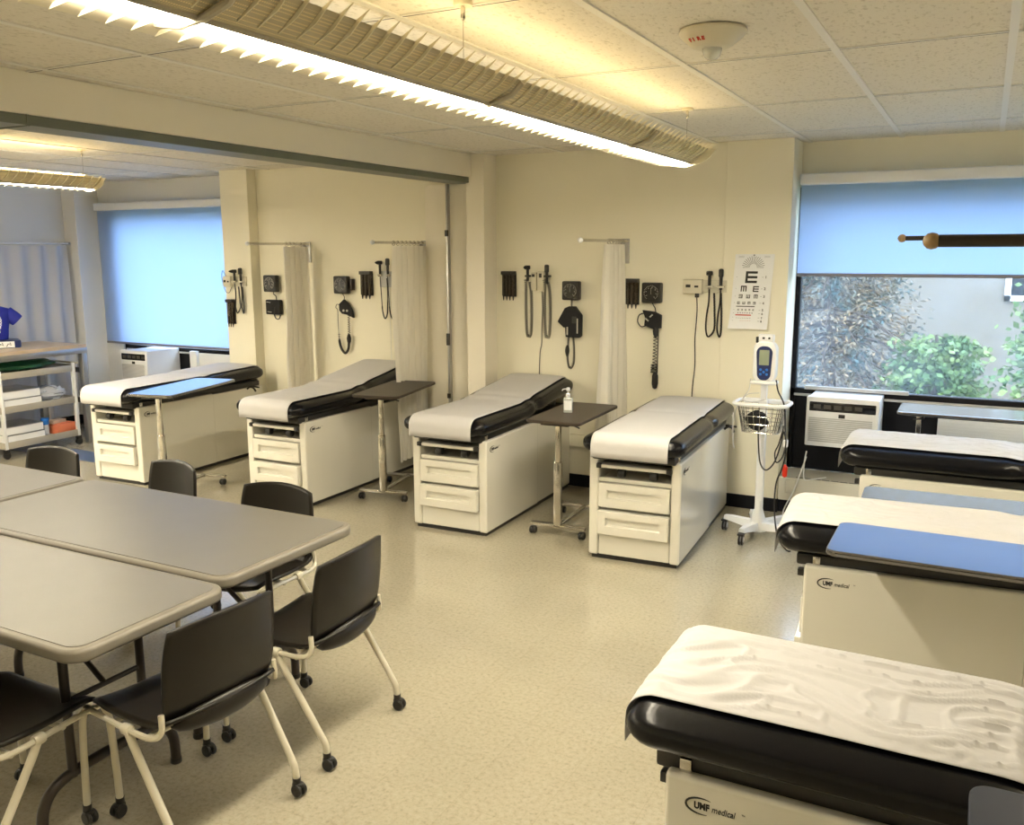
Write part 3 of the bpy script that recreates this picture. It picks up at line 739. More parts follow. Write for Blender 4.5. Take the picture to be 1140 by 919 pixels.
# ------------------------------------------------------------------ privacy curtains on wall rods
def curtain_rod(label, x, yend, z, group='wall-mounted privacy curtain rods', bracket=True, mtl='chrome'):
    t = thing('curtain_rod', label, 'curtain rod', (x, YB, z))
    L = YB-yend
    MB().tube([(0, -L, 0), (0, 0, 0)], .011, 10).build('rod', mtl, t)
    MB().lathe([(.004, -.02), (.014, -.014), (.019, 0), (.014, .014), (.004, .02)], 14, (0, -L, 0), axis='Y').build('end_ball', 'white', t)
    b = MB(); b.box(-.05, .012, -.012, 0, -.17, .02, bev=.003); b.box(-.05, -.042, -.05, 0, -.165, .015, bev=.003); b.build('wall_bracket', 'steel', t)
    return t
def curtain(label, x, ya, yb, z0, z1, folds, amp, m='curtain', flare=.25, seed=0, axis='Y'):
    N = folds*14
    def fn(u, v):
        h = 1-v      # v=0 bottom
        s = u
        a = amp*(1+flare*h)*(.7+.3*math.sin(s*9+seed))
        off = a*math.sin(2*PI*folds*s + 1.2*noise.noise(Vector((s*3, h*1.5, seed))))
        off += .012*noise.noise(Vector((s*8, h*2.5, seed+4)))
        yy = ya+(yb-ya)*s; mid = (ya+yb)/2; yy = mid+(yy-mid)*(1+flare*.6*h) + .01*noise.noise(Vector((s*5, h*3, seed+7)))
        zz = z0+(z1-z0)*v
        return Vector((off, yy, zz)) if axis == 'Y' else Vector((yy, off, zz))
    o = MB().grid(fn, N, 24).build('hanging_curtain', m, recalc=True, angle=80)
    o.location = (x, 0, 0) if axis == 'Y' else (0, x, 0)
    tag(o, label, 'curtain')
    return o
def rings(x, ya, yb, n, z, parent):
    for i in range(n):
        y = ya+(yb-ya)*(i+.5)/n
        r_ = MB(); r_.tube([(.0+.017*math.cos(a*PI/6), y-YB+.002*math.sin(a), -.004+.019*math.sin(a*PI/6)) for a in range(12)], .0022, 6, closed=True); r_.build('curtain_ring', 'chrome', parent)
r1 = curtain_rod('curtain rod with white ball end on the wall right of the pilaster', -2.47, 5.72, 2.0); rings(-2.47, 6.22, 6.56, 6, 2.0, r1)
c1 = curtain('white privacy curtain hanging between the two square gauges right of the pilaster', -2.47, 6.19, 6.54, .42, 1.975, 6, .034, seed=1, flare=.9)
r2 = curtain_rod('curtain rod beside the folded partition panels', -4.32, 5.86, 2.0); rings(-4.32, 6.12, 6.60, 8, 2.0, r2)
c2 = curtain('white privacy curtain hanging beside the folded partition panels', -4.30, 6.10, 6.60, .16, 1.975, 6, .034, seed=2, flare=-.1)
r3 = curtain_rod('curtain rod above the leftmost wall blood pressure gauge, left of the inclined exam table', -5.62, 5.84, 2.0); rings(-5.62, 6.30, 6.60, 6, 2.0, r3)
c3 = curtain('white privacy curtain hanging behind the foot of the wall, left of the raised-back exam table', -5.60, 6.26, 6.60, .3, 1.975, 6, .032, seed=3, flare=.25)
# left wall rod and curtain
t = thing('curtain_rod', 'long curtain rod along the left wall above the steel-legged table', 'curtain rod', (-8.985, 6.63, 2.03))
MB().tube([(0, -.85, 0), (0, 0, 0)], .010, 10).build('rod', 'white', t); MB().tube([(0, -2.6, 0), (0, -.83, 0)], .013, 10).build('rod_sleeve', 'steel', t)
b = MB(); b.box(-.115, .012, -.03, -.01, -.012, .012, bev=.003); b.box(-.115, .012, -2.6, -2.58, -.012, .012, bev=.003); b.build('wall_bracket', 'steel', t)
curtain('pale sheer curtain drawn along the left wall behind the torso model', -8.985, 4.3, 6.58, .14, 2.005, 11, .030, m='sheer', seed=5, flare=.0)
# rods over the right-hand tables, fixed to the right wall
def side_rod(label, y, z, x0, r, rb):
    t = thing('curtain_rod', label, 'curtain rod', (XR, y, z)); L = XR-x0
    MB().tube([(-L, 0, 0), (-.01, 0, 0)], r, 14).build('rod', 'rod', t)
    MB().lathe([(.002, -rb), (rb*.5, -rb*.86), (rb*.87, -rb*.5), (rb, 0), (rb*.87, rb*.5), (rb*.5, rb*.86), (.002, rb)], 18, (-L-rb*.7, 0, 0), axis='X').build('end_ball', 'wood', t)
    MB().lathe([(.04, -.012), (.045, -.008), (.045, 0), (.04, 0)], 18, (0, 0, 0), axis='X').build('wall_flange', 'rod', t)
    return t
side_rod('thick dark curtain rod with tan ball end reaching in from the right', 2.6, 1.945, -.115, .0165, .0225)
side_rod('thin dark curtain rod with small ball end, further back in front of the blind', 5.2, 1.985, -.39, .0125, .022)

# ------------------------------------------------------------------ wall diagnostic equipment
def wall_thing(name, label, cat, x, z, y=YB, group=None): return thing(name, label, cat, (x, y, z), 0, group)
def scope_head(mb, x, z, kind):      # instrument heads, drawn in local wall coords (y negative = out of wall)
    if kind == 'oto':
        mb.tube([(x, -.045, z-.10), (x, -.045, z-.005)], [.011, .012], 10); mb.box(x-.022, x+.022, -.07, -.03, z-.005, z+.028, bev=.008); mb.lathe([(.018, 0), (.010, .035), (.004, .05)], 12, (x, -.065, z+.012), axis='Y', T=Matrix.Rotation(R(180), 3, 'Z'))
    else:
        mb.tube([(x, -.045, z-.10), (x, -.045, z-.005)], [.011, .012], 10); mb.box(x-.017, x+.017, -.065, -.030, z-.01, z+.055, bev=.012, seg=3)
def coil_loop(x, z0, drop, gap, coiled=True, r=.012, out=.03):
    path = smoothpath([(x, -out-.012, z0), (x-.002, -out, z0-.10), (x+.0, -out, z0-drop*.6), (x+.006, -out, z0-drop+.04), (x+gap/2, -out, z0-drop), (x+gap-.004, -out, z0-drop+.05), (x+gap, -out, z0-drop*.5), (x+gap*.9, -out, z0-.09), (x+gap*.55, -out, z0-.02)], 8)
    return coil_path(path, r, .017) if coiled else path
# set A: twin chargers with long coiled cords
def diag_A(label, x, z):
    t = wall_thing('diagnostic_wall_set', label, 'medical wall set', x, z)
    b = MB(); b.box(-.055, -.008, -.045, 0, -.145, .0, bev=.006); b.box(.002, .065, -.05, 0, -.150, .010, bev=.008); b.build('transformer', 'offwhite', t)
    k = MB()
    k.box(-.105, -.055, -.06, -.01, -.035, -.020, bev=.004); k.box(.065, .115, -.06, -.01, -.035, -.020, bev=.004); k.box(-.045, -.020, -.048, -.044, -.035, -.012); k.box(.022, .045, -.053, -.049, -.04, -.006)
    k.build('handle_cradle', 'black', t)
    h = MB(); scope_head(h, -.085, .03, 'oto'); h.build('otoscope', 'black', t)
    h = MB(); scope_head(h, .090, .01, 'oph'); h.build('ophthalmoscope', 'black', t)
    for x0 in (-.105, .065):
        c = MB(); c.tube(coil_loop(x0, -.055, .47, .050), .0030, 5); c.build('coiled_cord', 'cord', t)
    c = MB(); c.tube(smoothpath([(.035, -.02, -.15), (.036, -.01, -.3), (.030, -.01, -.45), (.028, -.01, -.58), (.012, -.01, -.68), (.005, -.012, -1.0)]), .0035, 6); c.build('power_cord', 'cord', t)
    return t
diag_A('cream twin diagnostic wall unit with two long coiled cords, right of the pilaster', -3.235, 1.755)
def diag_B(label, x, z, w=.15, heads=(.205, .29), drop=.34, y=YB, pc=True):
    t = wall_thing('diagnostic_wall_set', label, 'medical wall set', x, z, y)
    b = MB(); b.box(0, w, -.05, 0, -.105, 0, bev=.008); b.box(w-.005, heads[1]+.04, -.022, 0, -.095, -.005, bev=.004)
    b.build('transformer', 'offwhite', t)
    k = MB(); k.box(w*.18, w*.42, -.053, -.049, -.06, -.038); k.box(w*.62, w*.82, -.053, -.049, -.06, -.045); k.build('indicator_window', 'black', t)
    k = MB()
    for hx in heads: k.box(hx-.028, hx+.028, -.065, -.015, -.060, -.045, bev=.005)
    k.build('handle_cradle', 'offwhite', t)
    h = MB(); scope_head(h, heads[0], .035, 'oto'); h.build('otoscope', 'black', t)
    h = MB(); scope_head(h, heads[1], .025, 'oph'); h.build('ophthalmoscope', 'black', t)
    for i, hx in enumerate(heads):
        g_ = .055 if i == 0 else .022
        pth = smoothpath([(hx, -.045, -.07), (hx-.004, -.035, -.17), (hx-.018, -.03, -.27), (hx-.020, -.03, -drop-.03), (hx, -.03, -drop-.085), (hx+g_-.012, -.03, -drop-.03), (hx+g_-.014, -.03, -.24), (hx+g_-.022, -.03, -.10)], 8)
        c = MB(); c.tube(pth, .0062, 8); c.tube(coil_path(pth[len(pth)*5//8:], .006, .010), .0028, 5); c.build('handle_cord', 'cord', t)
    if pc:
        c = MB(); c.box(w*.62, w*.80, -.035, -.005, -.135, -.104, bev=.004); c.tube(smoothpath([(w*.7, -.02, -.13), (w*.72, -.01, -.25), (w*.66, -.01, -.45), (w*.70, -.01, -.65), (w*.60, -.01, -.85), (w*.6, -.01, -1.1)]), .004, 6); c.build('power_cord', 'cord', t)
    return t
diag_B('beige diagnostic wall unit with two black instruments, next to the eye chart column', -2.015, 1.715)
t3 = diag_B('beige diagnostic wall unit on the column beside the left blind', -6.585, 1.70, w=.10, heads=(.155, .235), drop=.27, y=6.53, pc=False)
c = MB(); c.tube(smoothpath([(.03, -.03, 0), (-.02, -.02, .05), (-.035, -.02, -.02), (.0, -.02, -.14), (.05, -.02, -.16), (.09, -.02, -.10)]), .0028, 6); c.build('loose_wire', 'cord', t3)
def diag_C(label, x, z):
    t = wall_thing('diagnostic_wall_set', label, 'medical wall set', x, z)
    b = MB(); b.box(0, .14, -.03, 0, -.16, -.02, bev=.006); b.build('transformer', 'grille', t)
    k = MB()
    for hx in (.02, .105): k.lathe([(.018, -.012), (.022, -.006), (.022, .006), (.018, .012)], 12, (hx, -.045, -.055), axis='Z')
    k.build('handle_cradle', 'chrome', t)
    h = MB(); scope_head(h, .02, .045, 'oto'); h.build('otoscope', 'black', t)
    h = MB(); scope_head(h, .105, .04, 'oph'); h.build('ophthalmoscope', 'black', t)
    for hx in (.02, .10):
        c = MB(); pth = smoothpath([(hx, -.045, -.06), (hx+.002, -.035, -.25), (hx+.008, -.03, -.38), (hx+.032, -.03, -.44), (hx+.060, -.03, -.38), (hx+.066, -.03, -.2), (hx+.06, -.03, -.08)], 8)
        c.tube(pth, [.006 if .25 < i/len(pth) < .75 else .004 for i in range(len(pth))], 8); c.build('handle_cord', 'cord', t)
    c = MB(); c.tube([(.09, -.006, -.16), (.092, -.006, -1.2)], .0025, 6); c.build('power_cord', 'cordw', t)
    return t
diag_C('grey diagnostic wall unit half hidden by the curtain beside the partition panels', -4.815, 1.775)
# speculum tube dispensers
def dispenser(label, x, z, w, n, h=.21, y=YB, vis=3):
    t = wall_thing('specula_dispenser', label, 'dispenser', x, z, y)
    b = MB(); b.box(0, w, -.055, 0, -.03, 0, bev=.004); b.box(0, w, -.012, 0, -h, -.02); b.build('top_cap', 'black', t)
    for i in range(n):
        xx = w*(i+.5)/n; tb = MB(); tb.tube([(xx, -.032, -h+.01), (xx, -.032, -.028)], w/n*.42, 10); tb.build('tube', 'smoke', t)
        s_ = MB(); s_.lathe([(w/n*.30, -h+.09+.03*((i*7) % 3)), (w/n*.34, -h+.02), (w/n*.2, -h-.005), (.004, -h-.03)][::-1], 10, (xx, -.032, 0)); s_.build('specula_stack', 'black', t)
    return t
dispenser('smoked speculum tube dispenser right of the pilaster, left of the coiled cords', -3.565, 1.765, .12, 4)
dispenser('smoked speculum tube dispenser just right of the hanging curtain in the main room', -2.50, 1.715, .13, 4, h=.20)
dispenser('smoked speculum tube dispenser between the cuff and the half hidden wall unit', -5.025, 1.755, .12, 3, h=.22)
dispenser('dark speculum tube dispenser low on the column edge beside the left blind', -6.565, 1.475, .085, 3, h=.24, y=6.53)
# blood pressure gauges
def bp_gauge(label, x, z, style, size=.15):
    t = wall_thing('blood_pressure_gauge', label, 'blood pressure gauge', x, z); s = size
    b = MB(); b.box(-s/2, s/2, -.075, -.02, -s/2, s/2, bev=.012, seg=3); b.box(-.03, .03, -.025, 0, -.05, .03); b.build('housing', 'black', t)
    f = MB(); f.lathe([(s*.40, -.079), (s*.42, -.074), (s*.42, -.070)], 32, axis='Y'); f.build('dial_face', 'blackgloss', t)
    d = MB()
    for k in range(27):
        a = R(-50+k*280/26); l = .012 if k % 3 == 0 else .007; r0 = s*.38
        p0 = Vector((math.cos(a)*(r0-l), -.0800, math.sin(a)*(r0-l))); p1 = Vector((math.cos(a)*r0, -.0800, math.sin(a)*r0)); d.tube([p0, p1], .0013, 4)
        if k % 4 == 0:
            r1_ = s*.26; p0 = Vector((math.cos(a)*(r1_-.004), -.0800, math.sin(a)*(r1_-.004))); p1 = Vector((math.cos(a)*(r1_+.004), -.0800, math.sin(a)*(r1_+.004))); d.tube([p0, p1], .0022, 4)
    d.tube([(0, -.081, -.01), (0, -.081, s*.24)], .0014, 4); d.build('dial_marks', 'dialwhite', t)
    MB().box(s/2+.012, s/2+.034, -.05, 0, -.05, .055, bev=.003).build('side_bracket', 'brownmetal', t) if style == 'C' else None
    if style == 'A':
        c = MB(); c.tube(coil((0, -.04, -s/2), (-.003, -.04, -s/2-.06), .007, 5), .0028, 6); c.build('short_hose', 'cord', t)
        cf = MB(); poly = [(-.02, -.125), (.030, -.125), (.088, -.195), (.086, -.36), (.068, -.375), (-.045, -.372), (-.05, -.29), (-.062, -.298), (-.118, -.25), (-.055, -.14)]
        cf.slab(poly, .012, .062, bev=.006, T=Matrix(((1, 0, 0, 0), (0, 0, -1, 0), (0, 1, 0, 0), (0, 0, 0, 1)))); cf.build('cuff', 'cloth', t)
        k = MB(); k.box(.012, .05, -.0645, -.062, -.26, -.205, bev=.0005); k.build('velcro_patch', mat('dark_grey_patch', (.05, .05, .045), .9), t)
        k = MB(); k.box(-.034, -.022, -.0645, -.062, -.355, -.29); k.box(.055, .064, -.0645, -.062, -.34, -.22); k.build('cuff_marking', 'dialwhite', t)
        pth = smoothpath([(-.028, -.035, -.37), (-.034, -.035, -.47), (-.034, -.035, -.57), (-.012, -.035, -.625), (.018, -.035, -.575), (.020, -.035, -.46), (.012, -.035, -.37)], 8)
        c = MB(); c.tube(coil_path(pth, .008, .013), .0032, 5); c.build('coiled_hose', 'cord', t)
        MB().lathe([(.006, -.535), (.015, -.51), (.019, -.485), (.014, -.455), (.006, -.44)], 12, (-.036, -.04, 0)).build('squeeze_bulb', 'cord', t)
    elif style == 'B':
        c = MB(); c.tube(smoothpath([(.0, -.04, -s/2), (.012, -.04, -.10), (.022, -.04, -.115), (.03, -.04, -.15)]), .004, 6); c.build('short_hose', 'cord', t)
        cf = MB(); cf.slab([(-.075, -.135), (.02, -.145), (.074, -.17), (.072, -.27), (.03, -.28), (-.03, -.262), (-.058, -.25), (-.052, -.19), (-.062, -.165)], .012, .060, bev=.008, T=Matrix(((1, 0, 0, 0), (0, 0, -1, 0), (0, 1, 0, 0), (0, 0, 0, 1)))); cf.build('cuff', 'cloth', t)
        k = MB(); k.tube([(-.045, -.064, -.195), (-.020, -.064, -.215)], .006, 6); k.tube([(-.01, -.064, -.185), (.012, -.064, -.165)], .006, 6); k.build('cuff_marking', 'dialwhite', t)
        c = MB(); c.tube(smoothpath([(-.06, -.04, -.155), (-.105, -.04, -.175), (-.115, -.04, -.225), (-.085, -.04, -.262), (-.04, -.04, -.25)]), .0048, 8); c.build('hose_loop', 'cord', t)
        c = MB(); c.tube(coil((.030, -.035, -.33), (.024, -.035, -.60), .014, 11), .0030, 5); c.tube([(.052, -.035, -.28), (.050, -.035, -.62)], .004, 6); c.tube(coil((.026, -.035, -.55), (.024, -.035, -.62), .026, 6), .003, 5); c.build('coiled_hose', 'cord', t)
        MB().lathe([(.006, -.345), (.020, -.32), (.024, -.29), (.016, -.26), (.008, -.25)], 12, (.035, -.045, 0)).build('squeeze_bulb', 'cord', t)
        MB().lathe([(.004, -.745), (.018, -.735), (.025, -.70), (.024, -.64), (.012, -.61)], 12, (.036, -.04, 0)).build('hanging_grip', 'cord', t)
    elif style == 'C':
        c = MB(); c.tube(smoothpath([(.0, -.04, -s/2), (.008, -.04, -.095), (.018, -.04, -.11), (.012, -.04, -.14)]), .004, 6); c.build('short_hose', 'cord', t)
        cf = MB(); cf.slab([(-.04, -.175), (.01, -.135), (.055, -.165), (.095, -.225), (.115, -.30), (.06, -.275), (-.01, -.265), (-.04, -.235)], .012, .055, bev=.008, T=Matrix(((1, 0, 0, 0), (0, 0, -1, 0), (0, 1, 0, 0), (0, 0, 0, 1)))); cf.build('cuff', 'cloth', t)
        k = MB(); k.lathe([(.002, -.062), (.010, -.060), (.011, -.055)], 12, (.015, 0, -.235), axis='Y'); k.lathe([(.002, -.062), (.010, -.060), (.011, -.055)], 12, (.055, 0, -.235), axis='Y'); k.build('cuff_marking', 'dialwhite', t)
        c = MB(); pth = smoothpath([(-.03, -.04, -.19), (-.07, -.04, -.18), (-.085, -.04, -.21), (-.065, -.04, -.235), (-.07, -.035, -.35), (-.062, -.035, -.50), (-.045, -.035, -.58), (.0, -.035, -.63), (.04, -.035, -.585), (.048, -.035, -.50)], 8); n_ = len(pth)
        c.tube(pth, [.0028 if i < n_*.55 else .012 for i in range(n_)], 8); c.tube(coil((.058, -.035, -.27), (.052, -.035, -.46), .010, 9), .003, 5)
        for q in range(3): c.tube([(-.075, -.035, -.46-q*.02), (-.05, -.035, -.46-q*.02)], .003, 5)
        c.build('coiled_hose', 'cord', t)
        MB().lathe([(.006, -.545), (.018, -.52), (.022, -.49), (.014, -.46), (.006, -.45)], 12, (.058, -.045, 0)).build('squeeze_bulb', 'cord', t)
    else:
        c = MB(); c.tube(smoothpath([(.02, -.04, -s/2), (.015, -.04, -.10), (.045, -.04, -.12), (.05, -.04, -.16)]), .004, 6); c.build('short_hose', 'cord', t)
        cf = MB(); cf.box(-.075, .10, -.06, -.01, -.295, -.155, bev=.008); cf.build('cuff', 'cloth', t)
        k = MB(); k.tube([(-.06, -.063, -.175), (-.01, -.063, -.18)], .003, 5); k.tube([(-.05, -.063, -.27), (-.0, -.063, -.272)], .003, 5); k.build('cuff_marking', 'dialwhite', t)
        c = MB(); c.tube(smoothpath([(.045, -.055, -.22), (.035, -.065, -.28), (.05, -.06, -.33), (.08, -.05, -.335), (.10, -.05, -.30)]), .006, 8); c.build('hose_loop', 'cord', t)
    return t
bp_gauge('square black blood pressure gauge with bulky square cuff, left of the main-room curtain', -2.925, 1.615, 'A')
bp_gauge('square black blood pressure gauge with small bundled cuff and looped hose, right of the curtain', -2.25, 1.610, 'B', .155)
bp_gauge('black blood pressure gauge with hose hanging in a deep loop, above the raised-back exam table', -5.225, 1.630, 'C', .16)
bp_gauge('black blood pressure gauge partly hidden by the leftmost hanging curtain', -6.075, 1.630, 'D', .16)

# ------------------------------------------------------------------ eye chart
t = thing('eye_chart', 'white tumbling E eye chart taped to the column beside the right window', 'eye chart', (-1.49, YB-.022, 1.36))
def chart_pt(x, z):   # x right from centre, z up from bottom; sheet bows away near the bottom
    k = max(0, (.16-z)/.16); return Vector((x + (z-.5)*.055*(1 if z < .5 else .3), -.004 - .020*k*k*(1.2 - x*2) - .006*(1-z/.54), z))
hw = .140
sh = MB(); sh.grid(lambda a, b_: chart_pt((a*2-1)*hw, b_*.54), 6, 20); sh.grid(lambda a, b_: chart_pt((a*2-1)*hw, b_*.54)+Vector((0, .0015, 0)), 6, 20); sh.build('sheet', 'white', t)
pk = MB(); prd = MB()
def cbox(mb, x0, x1, z0, z1):
    vs = [chart_pt(x, z)+Vector((0, -.0012, 0)) for x, z in ((x0, z0), (x1, z0), (x1, z1), (x0, z1))]; mb.add(vs, [(0, 1, 2, 3)])
def tumE(cx, cz, s, o):
    u = s/5; rects = [(-2.5, -1.5, -2.5, 2.5), (-1.5, 2.5, 1.5, 2.5), (-1.5, 2.5, -.5, .5), (-1.5, 2.5, -2.5, -1.5)]
    for a, b_, c_, d in rects:
        if o == 'l': a, b_ = -b_, -a
        if o == 'u': a, b_, c_, d = c_, d, a, b_
        if o == 'd': a, b_, c_, d = c_, d, -b_, -a
        cbox(pk, cx+a*u, cx+b_*u, cz+c_*u, cz+d*u)
tumE(-.010, .375, .085, 'r'); tumE(-.058, .292, .042, 'd'); tumE(.030, .290, .042, 'r')
for i, o in enumerate('lud'): tumE(-.075+.055*i, .236, .028, o)
for i, o in enumerate('rudl'): tumE(-.085+.038*i, .188, .020, o)
cbox(pk, -.10, .035, .160, .166); cbox(prd, -.10, .015, .096, .104)
for i in range(5): tumE(-.082+.027*i, .138, .012, 'rlud'[i % 4])
for i in range(7): tumE(-.082+.017*i, .116, .008, 'rlud'[i % 4])
for i in range(8): tumE(-.088+.014*i, .078, .005, 'rlud'[i % 4])
for i in range(6): cbox(prd, -.06+.014*i, -.056+.014*i, .058, .061)
for i in range(17):
    a = PI*i/16; c0 = Vector((-.005, .445)); 
    for r0, r1_ in ((.026, .075 if i in (0, 16) else .082),):
        p0 = (c0.x+r0*math.cos(a), c0.y+r0*math.sin(a)); p1 = (c0.x+r1_*math.cos(a), c0.y+r1_*math.sin(a)); n_ = Vector((-math.sin(a), math.cos(a)))*.0009
        vs = [chart_pt(p0[0]-n_.x, p0[1]-n_.y), chart_pt(p1[0]-n_.x*1.6, p1[1]-n_.y*1.6), chart_pt(p1[0]+n_.x*1.6, p1[1]+n_.y*1.6), chart_pt(p0[0]+n_.x, p0[1]+n_.y)]
        pk.add([v+Vector((0, -.0012, 0)) for v in vs], [(0, 1, 2, 3)])
cbox(pk, -.010, .002, .530, .536)
for i, (zz, s) in enumerate(((.375, .024), (.292, .024), (.236, .024), (.188, .022), (.138, .022), (.112, .02), (.082, .018), (.058, .018))):
    p = chart_pt(.088, zz-.008); text_mesh(pk, str(i+1), s*1.1, frameT(p+Vector((0, -.0015, 0)), (1, 0, 0), (0, 0, 1)), depth=.0003, bold=.0006)
    cbox(pk, .066, .078, zz-.001, zz+.0008); cbox(pk, -.118, -.112, zz, zz+.002)
for x_ in (-.115, .07):
    for z_ in (.525, .517): cbox(pk, x_, x_+.04, z_, z_+.0012)
pk.build('black_print', 'ink', t, smooth=False); prd.build('red_print', 'red', t, smooth=False)

# ------------------------------------------------------------------ vital signs monitor stand
t = thing('vital_signs_stand', 'white wheeled vital signs monitor stand with wire basket, in front of the column', 'medical stand', (-1.24, 5.96, 0), R(0))
b = MB()
legs5 = [(-.24, .06), (-.06, -.22), (.23, -.08), (.17, .26), (-.10, .28)]
for lx, ly in legs5:
    d = Vector((lx, ly, 0)); n_ = Vector((-d.y, d.x, 0)).normalized(); r_ = []
    for f, w, z0, z1 in ((.0, .040, .055, .12), (.35, .032, .065, .115), (.8, .026, .080, .115), (1.0, .022, .085, .11)):
        p = d*f; r_.append([p-n_*w+Vector((0, 0, z0)), p+n_*w+Vector((0, 0, z0)), p+n_*w*.7+Vector((0, 0, z1)), p-n_*w*.7+Vector((0, 0, z1))])
    b.ring_loft(r_)
b.lathe([(.06, .05), (.065, .08), (.05, .125), (.028, .20), (.024, .26)], 20)
b.build('base', 'white', t)
for lx, ly in legs5:
    c = MB(); 
    for s_ in (-1, 1): c.lathe([(.018, -.006), (.030, -.006), (.037, -.003), (.037, .003), (.030, .006), (.018, .006)], 20, (lx+s_*.010, ly, .037), axis='X')
    c.box(lx-.022, lx+.022, ly-.03, ly+.03, .066, .082, bev=.006); w_ = c.build('caster', 'black', t)
    h_ = MB(); h_.lathe([(.004, -.019), (.018, -.018), (.019, .018), (.004, .019)], 14, (lx, ly, .037), axis='X'); h_.build('wheel_hub', 'grille', w_)
p = MB(); p.box(-.026, .026, -.017, .017, .10, .95, bev=.008, seg=3); p.box(-.020, .020, -.014, .014, .94, 1.08, bev=.004); p.build('pole', 'white', t)
# basket
k = MB()
def ringpts(w, d, z, r=.03): return [(x_, y_-.03, z) for x_, y_ in rrect(-w, w, -d, d, r, 4)]
k.tube(ringpts(.155, .095, .925), .008, 8, closed=True)
for f in (.0, .33, .66, 1.0): k.tube(ringpts(.145-.030*f, .085-.018*f, .905-.165*f), .0028, 5, closed=True)
topp = ringpts(.147, .087, .915); bot = ringpts(.115, .067, .74)
for i in range(0, len(topp)): k.tube([topp[i], bot[i]], .0022, 5)
for i in range(7): xx = -.13+.26*i/6; f = (xx)/.147*.115; k.tube([(xx, -.117, .915), (f, -.097, .74), (f, .037, .74), (xx, .057, .915)], .0022, 5)
for i in range(4):
    yy = -.09+.12*i/3; k.tube([(-.147, yy, .915), (-.115, yy, .74), (.115, yy, .74), (.147, yy, .915)], .0022, 5)
k.build('wire_basket', 'chrome', t)
h_ = MB(); h_.tube(ringpts(.172, .112, .932, .05), .013, 10, closed=True); h_.box(-.15, .15, .045, .075, .915, .945, bev=.01); h_.build('basket_rim', 'white', t)
q = MB()
def blob(mb, c, s_, seed, n=14, k=1.0):
    c = Vector(c); rings_ = []
    for i in range(n+1):
        ph = PI*i/n; rings_.append([c+Vector((s_[0]*math.sin(max(ph, .01))*math.cos(a_)*(1+.25*k*noise.noise(Vector((math.cos(a_)*2*k, ph*2*k, seed)))), s_[1]*math.sin(max(ph, .01))*math.sin(a_)*(1+.25*noise.noise(Vector((math.sin(a_)*2, ph*2, seed+5)))), s_[2]*math.cos(ph)*(1+.2*k*noise.noise(Vector((a_*k, ph*3*k, seed)))))) for a_ in [2*PI*k_/18 for k_ in range(18)]])
    mb.ring_loft(rings_)
blob(q, (-.03, -.05, .815), (.075, .045, .065), 2); q.box(-.06, .03, -.09, -.03, .78, .87, bev=.02, T=Matrix.Rotation(.06, 4, 'Z'))
q_o = q.build('blood_pressure_cuff', 'cloth'); q_o.location = (-1.24, 5.96, 0); tag(q_o, 'black rolled cuff lying in the wire basket of the wheeled monitor stand', 'blood pressure cuff')
# monitor head
mo = MB(); mo.slab(rrect(-.075, .075, -.0, .27, .055, 8), -.04, .04, bev=.012, seg=3, T=Matrix.Translation((0, 0, 1.07)) @ Matrix(((1, 0, 0, 0), (0, 0, 1, 0), (0, 1, 0, 0), (0, 0, 0, 1)))); 
mo.box(-.085, .085, -.05, .045, 1.055, 1.08, bev=.01); mo_ = mo.build('monitor_housing', 'white', t)
f = MB(); f.slab([(x_*(1 if y_ > .10 else .85), y_) for x_, y_ in rrect(-.052, .052, .01, .235, .045, 8)], -.0, .008, bev=.003, T=Matrix.Translation((0, -.040, 1.075)) @ Matrix(((1, 0, 0, 0), (0, 0, -1, 0), (0, 1, 0, 0), (0, 0, 0, 1)))); f.build('front_panel', 'navy', mo_)
f = MB(); f.box(-.032, .032, -.050, -.047, 1.185, 1.285, bev=.001); f.build('screen', 'lcd', mo_)
f = MB()
for bx, bz in ((-.02, 1.155), (.02, 1.155), (0, 1.14), (-.02, 1.125), (.02, 1.125)): f.lathe([(.002, -.052), (.008, -.051), (.009, -.047)], 12, (bx, 0, bz), axis='Y')
f.build('button', 'blue', mo_)
f = MB(); f.box(-.05, .05, -.03, .02, 1.335, 1.385, bev=.008); f.build('probe_holder', 'white', t)
f = MB(); f.box(-.060, -.045, -.045, -.02, 1.33, 1.37, bev=.004); f.box(.018, .03, -.036, -.029, 1.355, 1.368); f.box(-.02, -.005, -.036, -.029, 1.355, 1.368); f.build('probe', 'black', t)
cb = MB(); cb.tube(smoothpath([(.08, -.03, 1.09), (.10, -.05, 1.02), (.145, -.06, .93), (.16, -.07, .78), (.175, -.10, .62), (.16, -.11, .52), (.13, -.12, .42), (.13, -.14, .25), (.17, -.2, .09), (.235, -.24, .02), (.26, -.22, .006)]), .0052, 7)
cb.tube(smoothpath([(-.01, -.09, .80), (.0, -.10, .66), (.02, -.11, .54), (.06, -.11, .50), (.11, -.10, .56), (.145, -.09, .70), (.15, -.08, .80)]), .005, 7)
cb.tube(smoothpath([(.15, -.08, .78), (.13, -.10, .68), (.11, -.11, .62), (.125, -.12, .56), (.16, -.11, .60), (.175, -.10, .70), (.15, -.1, .78)]), .0045, 7); cb.build('black_cables', 'cord', t)
cb = MB(); cb.tube(smoothpath([(-.085, -.03, 1.09), (-.09, -.05, 1.02), (-.13, -.06, .95), (-.17, -.07, .86), (-.175, -.08, .72), (-.165, -.08, .62), (-.18, -.08, .70), (-.185, -.06, .86)]), .0028, 6)
cb.tube(smoothpath([(-.02, -.05, 1.0), (-.09, -.06, .99), (-.12, -.06, .95), (-.06, -.08, .94), (.02, -.07, .96)]), .0025, 6); cb.build('thin_cable', 'grille', t)
f = MB(); f.box(.155, .185, -.10, -.07, .66, .71, bev=.006); f.build('cable_clip', 'white', t)
